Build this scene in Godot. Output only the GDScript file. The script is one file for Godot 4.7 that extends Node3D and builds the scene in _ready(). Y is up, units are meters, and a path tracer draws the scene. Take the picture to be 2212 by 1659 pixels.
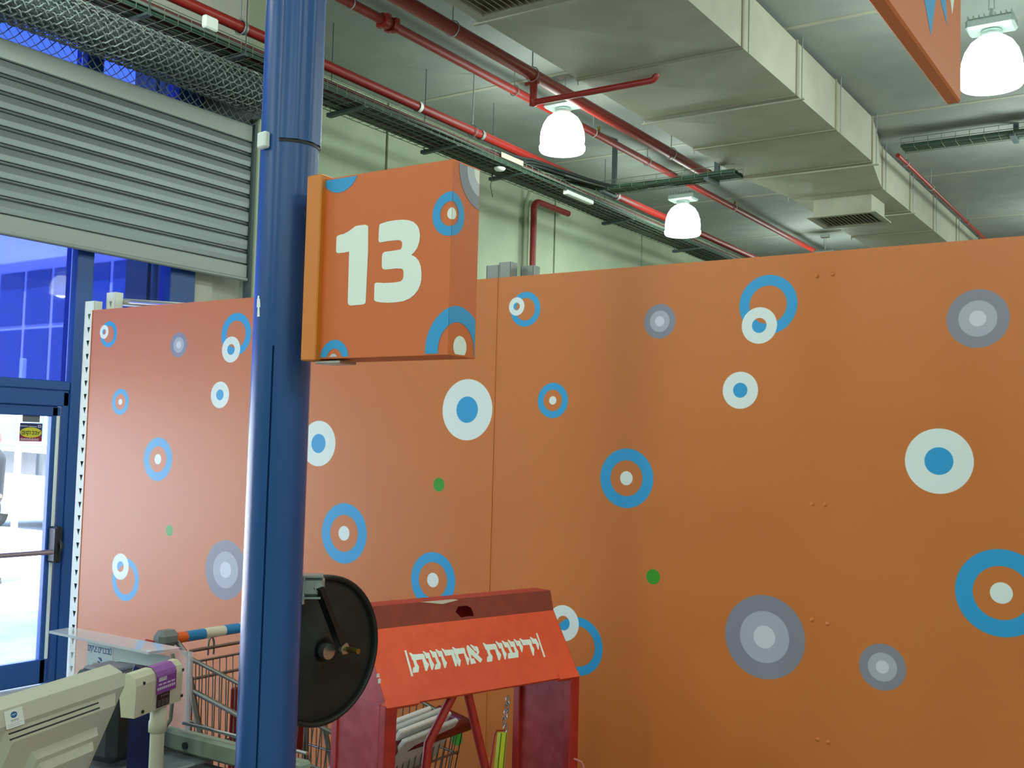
extends Node3D
# ---------------------------------------------------------------- camera and pixel helpers
const F := 2311.0
const EYE := Vector3(0, 1.65, 0)
var view := Basis()
var M := {}
var taken := {}

func ray(x: float, y: float) -> Vector3:
	return view * Vector3((x - 1106.0) / F, -(y - 829.5) / F, -1.0)
func onx(x: float, y: float, v: float) -> Vector3:
	var d := ray(x, y)
	return EYE + d * ((v - EYE.x) / d.x)
func ony(x: float, y: float, v: float) -> Vector3:
	var d := ray(x, y)
	return EYE + d * ((v - EYE.y) / d.y)
func onz(x: float, y: float, v: float) -> Vector3:
	var d := ray(x, y)
	return EYE + d * ((v - EYE.z) / d.z)
func onp(x: float, y: float, p: Vector3, n: Vector3) -> Vector3:
	var d := ray(x, y)
	return EYE + d * ((p - EYE).dot(n) / d.dot(n))
func dep(x: float, y: float, d: float) -> Vector3:
	return EYE + ray(x, y) * d

# ---------------------------------------------------------------- mesh helpers
func mb() -> SurfaceTool:
	var st := SurfaceTool.new()
	st.begin(Mesh.PRIMITIVE_TRIANGLES)
	st.set_smooth_group(-1)
	return st
func tri(st: SurfaceTool, a: Vector3, b: Vector3, c: Vector3) -> void:   # counter-clockwise seen from outside
	st.add_vertex(a); st.add_vertex(c); st.add_vertex(b)
func quad(st: SurfaceTool, a: Vector3, b: Vector3, c: Vector3, d: Vector3) -> void:
	tri(st, a, b, c); tri(st, a, c, d)
func box(st: SurfaceTool, c: Vector3, s: Vector3, b := Basis()) -> void:
	var h := s * 0.5
	var p := []
	for i in 8:
		p.append(c + b * Vector3(h.x * (1 if i & 1 else -1), h.y * (1 if i & 2 else -1), h.z * (1 if i & 4 else -1)))
	quad(st, p[4], p[5], p[7], p[6]); quad(st, p[1], p[0], p[2], p[3]); quad(st, p[5], p[1], p[3], p[7])
	quad(st, p[0], p[4], p[6], p[2]); quad(st, p[6], p[7], p[3], p[2]); quad(st, p[0], p[1], p[5], p[4])
func span(st: SurfaceTool, a: Vector3, b: Vector3) -> void:              # box between two corners
	box(st, (a + b) * 0.5, (b - a).abs())
func cbox(st: SurfaceTool, c: Vector3, s: Vector3, ch: float, b := Basis()) -> void:   # box with chamfered edges
	var h := s * 0.5
	var pt := func(sx, sy, sz, ax):                                       # corner vertex lying on the face of axis ax
		var v := Vector3(sx * h.x, sy * h.y, sz * h.z)
		for k in 3:
			if k != ax:
				v[k] -= signf(v[k]) * ch
		return c + b * v
	for s1 in [-1, 1]:
		for ax in 3:
			var u := (ax + 1) % 3
			var w := (ax + 2) % 3
			var g := func(a1, a2):
				var q := [0, 0, 0]
				q[ax] = s1; q[u] = a1; q[w] = a2
				return pt.call(q[0], q[1], q[2], ax)
			if s1 > 0:
				quad(st, g.call(-1, -1), g.call(1, -1), g.call(1, 1), g.call(-1, 1))
			else:
				quad(st, g.call(-1, -1), g.call(-1, 1), g.call(1, 1), g.call(1, -1))
	for ax in 3:
		var u := (ax + 1) % 3
		var w := (ax + 2) % 3
		for s1 in [-1, 1]:
			for s2 in [-1, 1]:
				var q0 := [0, 0, 0]
				var q1 := [0, 0, 0]
				q0[ax] = -1; q0[u] = s1; q0[w] = s2
				q1[ax] = 1; q1[u] = s1; q1[w] = s2
				var a: Vector3 = pt.call(q0[0], q0[1], q0[2], u)
				var d: Vector3 = pt.call(q0[0], q0[1], q0[2], w)
				var a1: Vector3 = pt.call(q1[0], q1[1], q1[2], u)
				var d1: Vector3 = pt.call(q1[0], q1[1], q1[2], w)
				if s1 * s2 > 0:
					quad(st, a, a1, d1, d)
				else:
					quad(st, a, d, d1, a1)
	for sx in [-1, 1]:
		for sy in [-1, 1]:
			for sz in [-1, 1]:
				var a: Vector3 = pt.call(sx, sy, sz, 0)
				var b1: Vector3 = pt.call(sx, sy, sz, 1)
				var c1: Vector3 = pt.call(sx, sy, sz, 2)
				if sx * sy * sz > 0:
					tri(st, a, b1, c1)
				else:
					tri(st, a, c1, b1)
func tube(st: SurfaceTool, pts: Array, r: float, n := 8, caps := true, closed := false) -> void:
	var m := pts.size()
	var rings := []
	var up := Vector3.ZERO
	for i in m:
		var t: Vector3
		if closed:
			t = (pts[(i + 1) % m] - pts[(i - 1 + m) % m]).normalized()
		else:
			t = (pts[mini(i + 1, m - 1)] - pts[maxi(i - 1, 0)]).normalized()
		if up == Vector3.ZERO:
			up = t.cross(Vector3.UP if absf(t.y) < 0.9 else Vector3.RIGHT).normalized()
		up = (up - t * up.dot(t)).normalized()
		var w := t.cross(up)
		var ring := []
		for k in n:
			var a := TAU * k / n
			ring.append(pts[i] + (up * cos(a) + w * sin(a)) * r)
		rings.append(ring)
	st.set_smooth_group(0 if n > 4 else -1)
	for i in (m if closed else m - 1):
		var r0: Array = rings[i]
		var r1: Array = rings[(i + 1) % m]
		for k in n:
			quad(st, r0[k], r0[(k + 1) % n], r1[(k + 1) % n], r1[k])
	st.set_smooth_group(-1)
	if caps and not closed:
		for k in range(1, n - 1):
			tri(st, rings[0][0], rings[0][k + 1], rings[0][k])
			tri(st, rings[m - 1][0], rings[m - 1][k], rings[m - 1][k + 1])
func lathe(st: SurfaceTool, prof: Array, n: int, x := Transform3D(), smooth := true) -> void:   # profile of (radius, height), bottom to top on the outside
	st.set_smooth_group(0 if smooth else -1)
	for i in prof.size() - 1:
		for k in n:
			var a := TAU * k / n
			var b := TAU * (k + 1) / n
			var p: Vector2 = prof[i]
			var q: Vector2 = prof[i + 1]
			var v0 := x * Vector3(p.x * cos(a), p.y, p.x * sin(a))
			var v1 := x * Vector3(p.x * cos(b), p.y, p.x * sin(b))
			var v2 := x * Vector3(q.x * cos(b), q.y, q.x * sin(b))
			var v3 := x * Vector3(q.x * cos(a), q.y, q.x * sin(a))
			if p.x < 1e-5:
				tri(st, v0, v3, v2)
			elif q.x < 1e-5:
				tri(st, v0, v3, v1)
			else:
				quad(st, v0, v3, v2, v1)
	st.set_smooth_group(-1)
func cyl(st: SurfaceTool, a: Vector3, b: Vector3, r: float, n := 16) -> void:
	tube(st, [a, b], r, n)
func prism(st: SurfaceTool, poly: PackedVector2Array, z0: float, z1: float, x := Transform3D()) -> void:
	var p := poly
	if not Geometry2D.is_polygon_clockwise(p):
		pass
	else:
		p.reverse()
	var ix := Geometry2D.triangulate_polygon(p)
	for i in range(0, ix.size(), 3):
		var a := p[ix[i]]
		var b := p[ix[i + 1]]
		var c := p[ix[i + 2]]
		if (b - a).cross(c - a) < 0:
			var t := b
			b = c; c = t
		tri(st, x * Vector3(a.x, a.y, z1), x * Vector3(b.x, b.y, z1), x * Vector3(c.x, c.y, z1))
		tri(st, x * Vector3(a.x, a.y, z0), x * Vector3(c.x, c.y, z0), x * Vector3(b.x, b.y, z0))
	for i in p.size():
		var a := p[i]
		var b := p[(i + 1) % p.size()]
		quad(st, x * Vector3(a.x, a.y, z0), x * Vector3(b.x, b.y, z0), x * Vector3(b.x, b.y, z1), x * Vector3(a.x, a.y, z1))
func frame_xf(o: Vector3, ex: Vector3, ey: Vector3) -> Transform3D:      # ex, ey in the plane; z out of it
	ex = ex.normalized()
	var ez := ex.cross(ey).normalized()
	return Transform3D(Basis(ex, ez.cross(ex), ez), o)
func print_poly(st: SurfaceTool, pix: Array, x: Transform3D, k: float, ox: float, oy: float, t := 0.0006) -> void:
	# an outline traced on the photograph, laid on the plane of x as thin paint
	var p := PackedVector2Array()
	for q in pix:
		var w := onp(ox + q[0] / k, oy + q[1] / k, x.origin, x.basis.z)
		var l := x.affine_inverse() * w
		p.append(Vector2(l.x, l.y))
	prism(st, p, 0.0002, t, x)
func arc(c: Vector3, u: Vector3, v: Vector3, r: float, a0: float, a1: float, n: int) -> Array:
	var o := []
	for i in n + 1:
		var a := a0 + (a1 - a0) * i / n
		o.append(c + (u * cos(a) + v * sin(a)) * r)
	return o

# ---------------------------------------------------------------- node helpers
func numbered(called: String) -> String:
	if not taken.has(called):
		taken[called] = 0
		return called
	taken[called] += 1
	return "%s_%03d" % [called, taken[called]]
func tag(o: Node, label: String, category: String, group := "") -> Node:
	o.set_meta("label", label); o.set_meta("category", category)
	if group:
		o.set_meta("group", group)
	return o
func thing(called: String, label: String, category: String, at := Vector3.ZERO, group := "") -> Node3D:
	var o := Node3D.new()
	o.name = numbered(called)
	add_child(o)
	o.position = at
	tag(o, label, category, group)
	return o
func obj(called: String, st: SurfaceTool, m: Material, parent: Node = self) -> MeshInstance3D:
	st.generate_normals()
	var o := MeshInstance3D.new()
	o.mesh = st.commit()
	o.material_override = m
	o.name = numbered(called) if parent == self else called
	parent.add_child(o, true)
	# geometry is written in world space; parts take the place of their thing off again
	var p := parent
	var off := Vector3.ZERO
	while p != self:
		off += (p as Node3D).position
		p = p.get_parent()
	o.position = -off
	return o
func struct(called: String, st: SurfaceTool, m: Material, parent: Node = self) -> MeshInstance3D:
	var o := obj(called, st, m, parent)
	if parent == self:
		o.set_meta("kind", "structure")
	return o
func mat(c: Color, rough := 0.6, metal := 0.0, spec := 0.5) -> StandardMaterial3D:
	var m := StandardMaterial3D.new()
	m.albedo_color = c; m.roughness = rough; m.metallic = metal; m.metallic_specular = spec
	return m
func noise_tex(lo: Color, hi: Color, freq: float, sd: int, size := 512) -> NoiseTexture2D:
	var n := FastNoiseLite.new()
	n.seed = sd; n.frequency = freq; n.fractal_octaves = 5
	var g := Gradient.new()
	g.set_color(0, lo); g.set_color(1, hi)
	g.set_offset(0, 0.25); g.set_offset(1, 0.75)
	var t := NoiseTexture2D.new()
	t.width = size; t.height = size; t.seamless = true; t.noise = n; t.color_ramp = g
	return t
func mottled(lo: Color, hi: Color, freq: float, sd: int, scale: float, rough := 0.7, metal := 0.0) -> StandardMaterial3D:
	var m := mat(Color.WHITE, rough, metal)
	m.albedo_texture = noise_tex(lo, hi, freq, sd)
	m.uv1_triplanar = true; m.uv1_world_triplanar = true
	m.uv1_scale = Vector3.ONE * scale
	return m
func glass(c: Color) -> StandardMaterial3D:
	var m := mat(c, 0.02)
	m.transparency = BaseMaterial3D.TRANSPARENCY_ALPHA
	return m
func blend(im: Image, x: int, y: int, c: Color, a: float) -> void:
	im.set_pixel(x, y, im.get_pixel(x, y).lerp(c, a))
func ring(im: Image, cx: float, cy: float, r0: float, r1: float, c: Color) -> void:   # a printed ring, edges smoothed
	for y in range(maxi(0, int(cy - r1 - 2)), mini(im.get_height(), int(cy + r1 + 3))):
		for x in range(maxi(0, int(cx - r1 - 2)), mini(im.get_width(), int(cx + r1 + 3))):
			var d := Vector2(x + 0.5 - cx, y + 0.5 - cy).length()
			var a := clampf(r1 - d + 0.5, 0, 1) * (clampf(d - r0 + 0.5, 0, 1) if r0 > 0 else 1.0)
			if a > 0:
				blend(im, x, y, c, a)
func stroke(im: Image, pts: Array, w: float, c: Color) -> void:                        # a painted line
	for i in pts.size() - 1:
		var a := Vector2(pts[i][0], pts[i][1])
		var b := Vector2(pts[i + 1][0], pts[i + 1][1])
		for y in range(maxi(0, int(minf(a.y, b.y) - w - 1)), mini(im.get_height(), int(maxf(a.y, b.y) + w + 2))):
			for x in range(maxi(0, int(minf(a.x, b.x) - w - 1)), mini(im.get_width(), int(maxf(a.x, b.x) + w + 2))):
				var p := Vector2(x + 0.5, y + 0.5)
				var d := p.distance_to(Geometry2D.get_closest_point_to_segment(p, a, b))
				var k := clampf(w * 0.5 - d + 0.5, 0, 1)
				if k > 0:
					blend(im, x, y, c, k)
func textured(im: Image, rough := 0.5) -> StandardMaterial3D:
	var m := mat(Color.WHITE, rough)
	im.generate_mipmaps()
	m.albedo_texture = ImageTexture.create_from_image(im)
	return m
func sheet(called: String, m: Material, parent: Node, a: Vector3, b: Vector3, c: Vector3, d: Vector3) -> MeshInstance3D:
	# a printed sheet: a bottom left, b bottom right, c top right, d top left
	var st := mb()
	var n := (b - a).cross(d - a).normalized()
	for v in [[a, 0, 1], [c, 1, 0], [b, 1, 1], [a, 0, 1], [d, 0, 0], [c, 1, 0]]:
		st.set_normal(n); st.set_uv(Vector2(v[1], v[2])); st.add_vertex(v[0])
	st.generate_tangents()
	var o := MeshInstance3D.new()
	o.mesh = st.commit(); o.material_override = m
	o.name = numbered(called) if parent == self else called
	parent.add_child(o, true)
	var off := Vector3.ZERO
	var p := parent
	while p != self:
		off += (p as Node3D).position
		p = p.get_parent()
	o.position = -off
	return o

# ================================================================ scene
func _ready() -> void:
	view = Basis.from_euler(Vector3(deg_to_rad(3.462), deg_to_rad(33.566), deg_to_rad(1.52)))
	var cam := Camera3D.new()
	cam.name = "camera"
	cam.transform = Transform3D(view, EYE)
	cam.fov = rad_to_deg(2.0 * atan(829.5 / F))
	cam.near = 0.05; cam.far = 300
	add_child(cam)
	cam.current = true
	var env := Environment.new()
	env.tonemap_mode = Environment.TONE_MAPPER_LINEAR
	env.tonemap_exposure = 2.15
	env.background_mode = Environment.BG_SKY
	var sky := Sky.new()
	var sm := ProceduralSkyMaterial.new()
	sm.sky_top_color = Color(0.36, 0.55, 0.86); sm.sky_horizon_color = Color(0.80, 0.87, 0.95)
	sm.ground_bottom_color = Color(0.55, 0.53, 0.50); sm.ground_horizon_color = Color(0.80, 0.84, 0.88)
	sm.sky_energy_multiplier = 2.2; sm.ground_energy_multiplier = 1.8
	sky.sky_material = sm
	env.sky = sky
	env.ambient_light_source = Environment.AMBIENT_SOURCE_SKY
	env.sdfgi_enabled = true; env.ssao_enabled = true; env.ssil_enabled = true
	var we := WorldEnvironment.new()
	we.name = "surroundings"
	we.environment = env
	add_child(we)
	var sun := DirectionalLight3D.new()
	sun.name = "sun"
	sun.light_energy = 7.5
	sun.light_color = Color(1.0, 0.97, 0.92)
	sun.light_angular_distance = 0.6
	sun.shadow_enabled = true
	add_child(sun)
	sun.look_at_from_position(Vector3.ZERO, Vector3(-0.25, -1.0, -0.45), Vector3.UP)
	materials()
	shell()
	storefront()
	outside()
	partition()
	pole_and_sign()
	mirror()
	newspaper_stand()
	cart()
	checkout()
	duct()
	pipes()
	trays()
	lamps()
	banner()

func materials() -> void:
	M.ceiling = mottled(Color(0.515, 0.54, 0.515), Color(0.55, 0.57, 0.545), 0.012, 3, 0.25, 0.85)
	M.green_wall = mottled(Color(0.65, 0.71, 0.60), Color(0.70, 0.75, 0.64), 0.006, 5, 0.3, 0.7)
	M.joint = mat(Color(0.46, 0.50, 0.38), 0.7)
	M.floor = mottled(Color(0.62, 0.61, 0.57), Color(0.70, 0.69, 0.65), 0.01, 7, 0.5, 0.35)
	M.wall = mat(Color(0.80, 0.80, 0.74), 0.8)
	M.blue = mat(Color(0.10, 0.29, 0.52), 0.27)
	M.frame_blue = mat(Color(0.10, 0.29, 0.55), 0.4)
	M.orange = mat(Color(0.80, 0.46, 0.20), 0.5)
	M.ochre = mat(Color(0.80, 0.47, 0.12), 0.45)
	M.red = mat(Color(0.53, 0.125, 0.10), 0.36)
	M.stand_red = mottled(Color(0.60, 0.11, 0.08), Color(0.66, 0.14, 0.10), 0.02, 11, 2.0, 0.45)
	M.stand_roof = mottled(Color(0.86, 0.28, 0.11), Color(0.90, 0.32, 0.14), 0.02, 12, 2.0, 0.45)
	M.stand_side = mottled(Color(0.62, 0.235, 0.245), Color(0.69, 0.30, 0.31), 0.01, 13, 3.0, 0.26)
	M.stand_ridge = mottled(Color(0.50, 0.19, 0.13), Color(0.57, 0.22, 0.15), 0.02, 17, 2.0, 0.6)
	M.white = mat(Color(0.86, 0.89, 0.86), 0.55)
	M.print_white = mat(Color(0.88, 0.92, 0.88), 0.5)
	M.galv = mottled(Color(0.62, 0.65, 0.64), Color(0.67, 0.70, 0.69), 0.02, 15, 1.5, 0.33, 0.8)
	M.slat = mat(Color(0.47, 0.50, 0.50), 0.3, 0.85)
	M.mesh_wire = mat(Color(0.44, 0.48, 0.47), 0.45, 0.5)
	M.galv_plain = mat(Color(0.56, 0.59, 0.57), 0.5, 0.5)
	M.steel = mat(Color(0.70, 0.71, 0.70), 0.3, 0.9)
	M.chrome = mat(Color(0.75, 0.75, 0.74), 0.18, 1.0)
	M.wire = mat(Color(0.50, 0.49, 0.46), 0.35, 0.85)
	M.tray_wire = mat(Color(0.42, 0.47, 0.40), 0.5, 0.5)
	M.dark_strut = mat(Color(0.25, 0.30, 0.30), 0.6, 0.3)
	M.cable_black = mat(Color(0.10, 0.13, 0.12), 0.7)
	M.cable_green = mat(Color(0.15, 0.26, 0.20), 0.7)
	M.cable_maroon = mat(Color(0.33, 0.16, 0.15), 0.7)
	M.cable_grey = mat(Color(0.40, 0.44, 0.40), 0.7)
	M.duct = mottled(Color(0.60, 0.595, 0.525), Color(0.635, 0.63, 0.56), 0.008, 21, 0.4, 0.6)
	M.seam = mat(Color(0.52, 0.50, 0.42), 0.6)
	M.black = mat(Color(0.05, 0.055, 0.05), 0.5)
	M.rubber = mottled(Color(0.045, 0.05, 0.045), Color(0.10, 0.105, 0.09), 0.01, 22, 3.0, 0.6)
	M.beige = mat(Color(0.78, 0.77, 0.66), 0.5)
	M.monitor = mat(Color(0.74, 0.73, 0.66), 0.55)
	M.navy = mat(Color(0.04, 0.08, 0.30), 0.5)
	M.dark_grey = mat(Color(0.16, 0.18, 0.19), 0.4)
	M.rail = mat(Color(0.52, 0.58, 0.50), 0.5)
	M.belt = mat(Color(0.16, 0.16, 0.155), 0.8)
	M.counter = mottled(Color(0.50, 0.55, 0.57), Color(0.58, 0.62, 0.63), 0.02, 23, 2.0, 0.3, 0.5)
	M.brass = mat(Color(0.60, 0.50, 0.28), 0.35, 0.9)
	M.print_blue = mat(Color(0.15, 0.58, 0.80), 0.5)
	M.print_grey = mat(Color(0.52, 0.53, 0.57), 0.5)
	M.print_pale = mat(Color(0.72, 0.74, 0.77), 0.5)
	M.paper = mat(Color(0.85, 0.86, 0.84), 0.8)
	M.pane = glass(Color(0.95, 0.98, 1.0, 0.06))
	M.acrylic = glass(Color(0.92, 0.93, 0.95, 0.22))
	var bg := mat(Color(0.20, 0.245, 0.52, 0.0), 0.02)
	bg.refraction_enabled = true; bg.refraction_scale = 0.05
	M.blue_pane = bg

# ---------------------------------------------------------------- the building
func shell() -> void:
	var st := mb()
	span(st, Vector3(-8.1, -0.2, -26), Vector3(11, 0, 17))
	struct("floor", st, M.floor)
	st = mb()
	span(st, Vector3(-8.1, 5.5, -26), Vector3(11, 5.7, 17))
	var c := struct("ceiling", st, M.ceiling)
	for z in [-20.9, -18.0, -15.05, -12.1, -9.19, -6.25, -3.3, -0.4]:      # raised joints between the ceiling slabs
		st = mb()
		span(st, Vector3(-7.78, 5.495, z - 0.03), Vector3(11, 5.501, z + 0.03))
		obj("slab_joint", st, M.duct, c)
	# left wall: pale green panels beyond the entrance, with joints between them
	st = mb()
	span(st, Vector3(-8.1, 0, -26), Vector3(-7.8, 5.5, -5.95))
	var w := struct("wall_left", st, M.joint)
	var zs := [-5.96]
	for q in [[835, 300], [1197, 500], [1385, 530]]:
		zs.append(onx(q[0], q[1], -7.78).z)
	zs.append_array([-19.0, -22.4, -26.0])
	for i in zs.size() - 1:
		st = mb()
		cbox(st, Vector3(-7.785, 2.75, (zs[i] + zs[i + 1]) * 0.5), Vector3(0.03, 5.5, zs[i] - zs[i + 1] - 0.04), 0.004)
		obj("wall_panel", st, M.green_wall, w)
	st = mb()
	span(st, Vector3(-8.1, 0, -26.3), Vector3(11.3, 5.7, -26))
	struct("wall_back", st, M.wall)
	st = mb()
	span(st, Vector3(11, 0, -26), Vector3(11.3, 5.7, 17))
	struct("wall_right", st, M.wall)
	st = mb()
	span(st, Vector3(-8.1, 0, 17), Vector3(11.3, 5.7, 17.3))
	struct("wall_front", st, M.wall)
	# entrance side behind the photographer
	st = mb()
	span(st, Vector3(-7.1, 0, 1.0), Vector3(-6.6, 5.5, 17))
	struct("wall_entrance", st, M.wall)
	st = mb()
	span(st, Vector3(-7.8, 0, -6.25), Vector3(-6.74, 5.5, -6.03))
	struct("wall_return", st, M.green_wall)
	st = mb()
	span(st, Vector3(-6.9, 4.5, -6.03), Vector3(-6.74, 5.5, 1.0))
	struct("wall_bulkhead", st, M.wall)

func storefront() -> void:
	var X := -6.6
	# blue framing of the glazed front, each member a bar
	var t := Node3D.new()
	t.name = "window_1"
	add_child(t)
	t.set_meta("kind", "structure")
	var zl := -1.2
	var bars := [
		[Vector3(0.14, 4.5, 0.13), Vector3(X, 2.25, -4.478)],            # post beside the door
		[Vector3(0.12, 0.065, 5.4), Vector3(X, 1.995, -1.71)],            # transom over the door
		[Vector3(0.12, 0.10, 1.0), Vector3(X, 2.0, -4.95)],
		[Vector3(0.14, 4.5, 0.23), Vector3(X, 2.25, -5.31)],            # wide corner post
		[Vector3(0.12, 4.5, 0.08), Vector3(X, 2.25, -2.62)],
		[Vector3(0.12, 4.5, 0.08), Vector3(X, 2.25, -1.2)],
		[Vector3(0.12, 4.5, 0.08), Vector3(X, 2.25, 0.96)],
		[Vector3(0.12, 0.10, 6.4), Vector3(X, 4.45, -2.2)],
				[Vector3(0.12, 0.14, 0.8), Vector3(X, 0.07, -4.9)],
		[Vector3(0.12, 0.14, 3.6), Vector3(X, 0.07, -0.8)],
	]
	for b in bars:
		var st := mb()
		cbox(st, b[1], b[0], 0.006)
		obj("frame_bar", st, M.frame_blue, t)
	# dark blue glass above the transom and beside the door
	for p in [[-4.41, -2.66, 2.03, 4.4], [-5.195, -4.543, 2.05, 4.4], [-2.58, -1.24, 2.03, 4.4], [-1.16, 0.92, 2.03, 4.4], [-5.195, -4.543, 0.14, 1.95]]:
		var st := mb()
		span(st, Vector3(X - 0.004, p[2], p[0]), Vector3(X + 0.004, p[3], p[1]))
		obj("blue_pane", st, M.blue_pane, t)
	var st := mb()
	span(st, Vector3(X - 0.003, 0.14, -2.58), Vector3(X + 0.003, 1.96, -1.24))
	obj("pane", st, M.pane, t)
	st = mb()
	span(st, Vector3(X - 0.003, 0.14, -1.16), Vector3(X + 0.003, 1.96, 0.92))
	obj("pane", st, M.pane, t)
	# cream infill boards between the glazing and the green wall
	st = mb()
	span(st, Vector3(-6.66, 0, -5.655), Vector3(-6.61, 4.5, -5.43))
	struct("wall_infill", st, M.wall)
	st = mb()
	span(st, Vector3(-6.74, 0, -6.05), Vector3(-6.66, 4.5, -5.675))
	struct("wall_infill", st, M.wall)
	# the door: leaf frame, clear pane, push bar, weather strip, stickers
	var d := Node3D.new()
	d.name = "door_1"
	add_child(d)
	d.set_meta("kind", "structure")
	var zr := -4.35
	for b in [[Vector3(0.10, 0.11, 1.75), Vector3(X + 0.005, 1.91, -3.535)], [Vector3(0.10, 1.95, 0.05), Vector3(X + 0.005, 0.98, -4.39)], [Vector3(0.10, 1.95, 0.06), Vector3(X + 0.005, 0.98, -2.69)]]:
		st = mb()
		cbox(st, b[1], b[0], 0.006)
		obj("door_frame", st, M.frame_blue, d)
	for b in [[Vector3(0.05, 1.84, 0.06), Vector3(X + 0.02, 0.93, -4.325)], [Vector3(0.05, 1.84, 0.06), Vector3(X + 0.02, 0.93, -2.76)], [Vector3(0.05, 0.07, 1.6), Vector3(X + 0.02, 1.82, -3.54)], [Vector3(0.05, 0.16, 1.6), Vector3(X + 0.02, 0.09, -3.54)]]:
		st = mb()
		cbox(st, b[1], b[0], 0.006)
		obj("leaf_rail", st, M.frame_blue, d)
	st = mb()
	span(st, Vector3(X + 0.012, 0.16, -4.30), Vector3(X + 0.018, 1.80, -2.78))
	obj("pane", st, M.pane, d)
	st = mb()
	cbox(st, Vector3(X + 0.05, 0.98, -4.337), Vector3(0.012, 1.62, 0.022), 0.003)
	obj("weather_strip", st, M.white, d)
	var bar := mb()
	tube(bar, [Vector3(X + 0.12, 0.885, -4.30), Vector3(X + 0.12, 0.885, -2.8)], 0.017, 12)
	var po := obj("push_bar", bar, mat(Color(0.62, 0.52, 0.55), 0.3, 0.6), d)
	st = mb()
	cbox(st, Vector3(X + 0.085, 0.93, -4.34), Vector3(0.09, 0.24, 0.055), 0.012)
	tube(st, [Vector3(X + 0.10, 0.98, -4.35), Vector3(X + 0.15, 0.92, -4.35), Vector3(X + 0.12, 0.86, -4.35)], 0.012, 8)
	obj("latch_case", st, M.black, d)
	# stickers on the pane, seen from behind
	var im := Image.create(256, 190, false, Image.FORMAT_RGB8)
	im.fill(Color(0.13, 0.16, 0.36))
	im.fill_rect(Rect2i(0, 128, 256, 62), Color(0.55, 0.10, 0.22))
	for y in 190:
		for x in 256:
			if pow((x - 128) / 122.0, 2) + pow((y - 97) / 54.0, 2) < 1.0:
				im.set_pixel(x, y, Color(0.80, 0.76, 0.18))
	var ink := Color(0.20, 0.24, 0.12)
	for s in [[[30, 84], [30, 116], [40, 118]], [[30, 84], [48, 84], [48, 118]], [[60, 84], [60, 118]], [[76, 86], [98, 84], [98, 104], [88, 128]], [[76, 86], [76, 108], [90, 110]], [[104, 84], [122, 84], [118, 116]], [[140, 88], [158, 84], [162, 100], [158, 116], [140, 112]], [[172, 88], [190, 84], [192, 112], [172, 114]], [[202, 90], [214, 98], [232, 88]], [[216, 98], [208, 118]]]:
		stroke(im, s, 8, ink)
	for i in 7:
		stroke(im, [[14 + i * 30, 166], [34 + i * 30, 160], [36 + i * 30, 176], [16 + i * 30, 176]], 6, Color(0.85, 0.80, 0.82))
	stroke(im, [[10, 32], [90, 32]], 7, Color(0.75, 0.78, 0.85)); stroke(im, [[104, 34], [190, 36]], 7, Color(0.75, 0.78, 0.85))
	stroke(im, [[208, 22], [236, 22], [240, 40], [210, 42], [208, 24]], 7, Color(0.8, 0.8, 0.85))
	var xs := X + 0.0225
	var s0 := onx(41, 953, xs)
	var s1 := onx(92, 915, xs)
	sheet("sticker", textured(im, 0.4), d, Vector3(xs, s0.y, s0.z), Vector3(xs, s0.y, s1.z), Vector3(xs, s1.y, s1.z), Vector3(xs, s1.y, s0.z))
	s0 = onx(48, 911, xs); s1 = onx(87, 885, xs)
	sheet("notice", mat(Color(0.45, 0.46, 0.47), 0.7), d, Vector3(xs, s0.y, s0.z), Vector3(xs, s0.y, s1.z), Vector3(xs, s1.y, s1.z), Vector3(xs, s1.y, s0.z))
	# roller shutter, half lowered
	var sx := -6.46
	var sh := thing("roller_shutter", "half-lowered galvanised roller shutter of horizontal slats above the entrance", "shutter", Vector3(sx, 2.93, -3.4))
	var z0 := -5.86
	var z1 := -1.3
	# each slat: a broad shallow face, a narrow hooked bead at the top that tucks behind the next one
	var prof := PackedVector2Array([Vector2(-0.008, -0.012), Vector2(-0.004, -0.012), Vector2(-0.004, 0.0005), Vector2(0.010, 0.002), Vector2(0.0125, 0.006), Vector2(0.0145, 0.043), Vector2(0.0125, 0.080), Vector2(0.010, 0.084), Vector2(-0.004, 0.0855), Vector2(-0.004, 0.0905), Vector2(0.008, 0.0925), Vector2(0.0105, 0.0975), Vector2(0.008, 0.1025), Vector2(-0.004, 0.1045), Vector2(-0.008, 0.106), Vector2(-0.010, 0.05)])
	for i in 9:
		st = mb()
		prism(st, prof, z0, z1, Transform3D(Basis(), Vector3(sx, 3.058 + i * 0.1117, 0)))
		obj("slat", st, M.slat, sh)
	st = mb()
	cbox(st, Vector3(sx, 2.995, (z0 + z1) * 0.5), Vector3(0.03, 0.11, z1 - z0), 0.004)
	tube(st, [Vector3(sx + 0.012, 2.935, z0), Vector3(sx + 0.012, 2.935, z1)], 0.016, 10)
	obj("bottom_bar", st, M.galv_plain, sh)
	st = mb()
	cbox(st, Vector3(sx, 4.113, (z0 + z1) * 0.5), Vector3(0.03, 0.13, z1 - z0), 0.004)
	obj("top_plate", st, M.galv_plain, sh)
	st = mb()
	span(st, Vector3(sx - 0.03, 2.75, z0 - 0.03), Vector3(sx + 0.035, 4.2, z0 - 0.004))
	obj("guide_channel", st, M.dark_strut, sh)
	st = mb()
	cbox(st, Vector3(sx - 0.10, 4.36, -5.72), Vector3(0.10, 0.34, 0.62), 0.006)  # dark box added to blacken the area above the shutter end
	obj("added_dark_box", st, M.dark_strut, sh)
	# pale green guide post at the end of the shutter
	st = mb()
	cbox(st, Vector3(sx - 0.06, 2.13, -5.965), Vector3(0.16, 4.26, 0.11), 0.012)
	var gp := struct("trim_1", st, M.green_wall)
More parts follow.
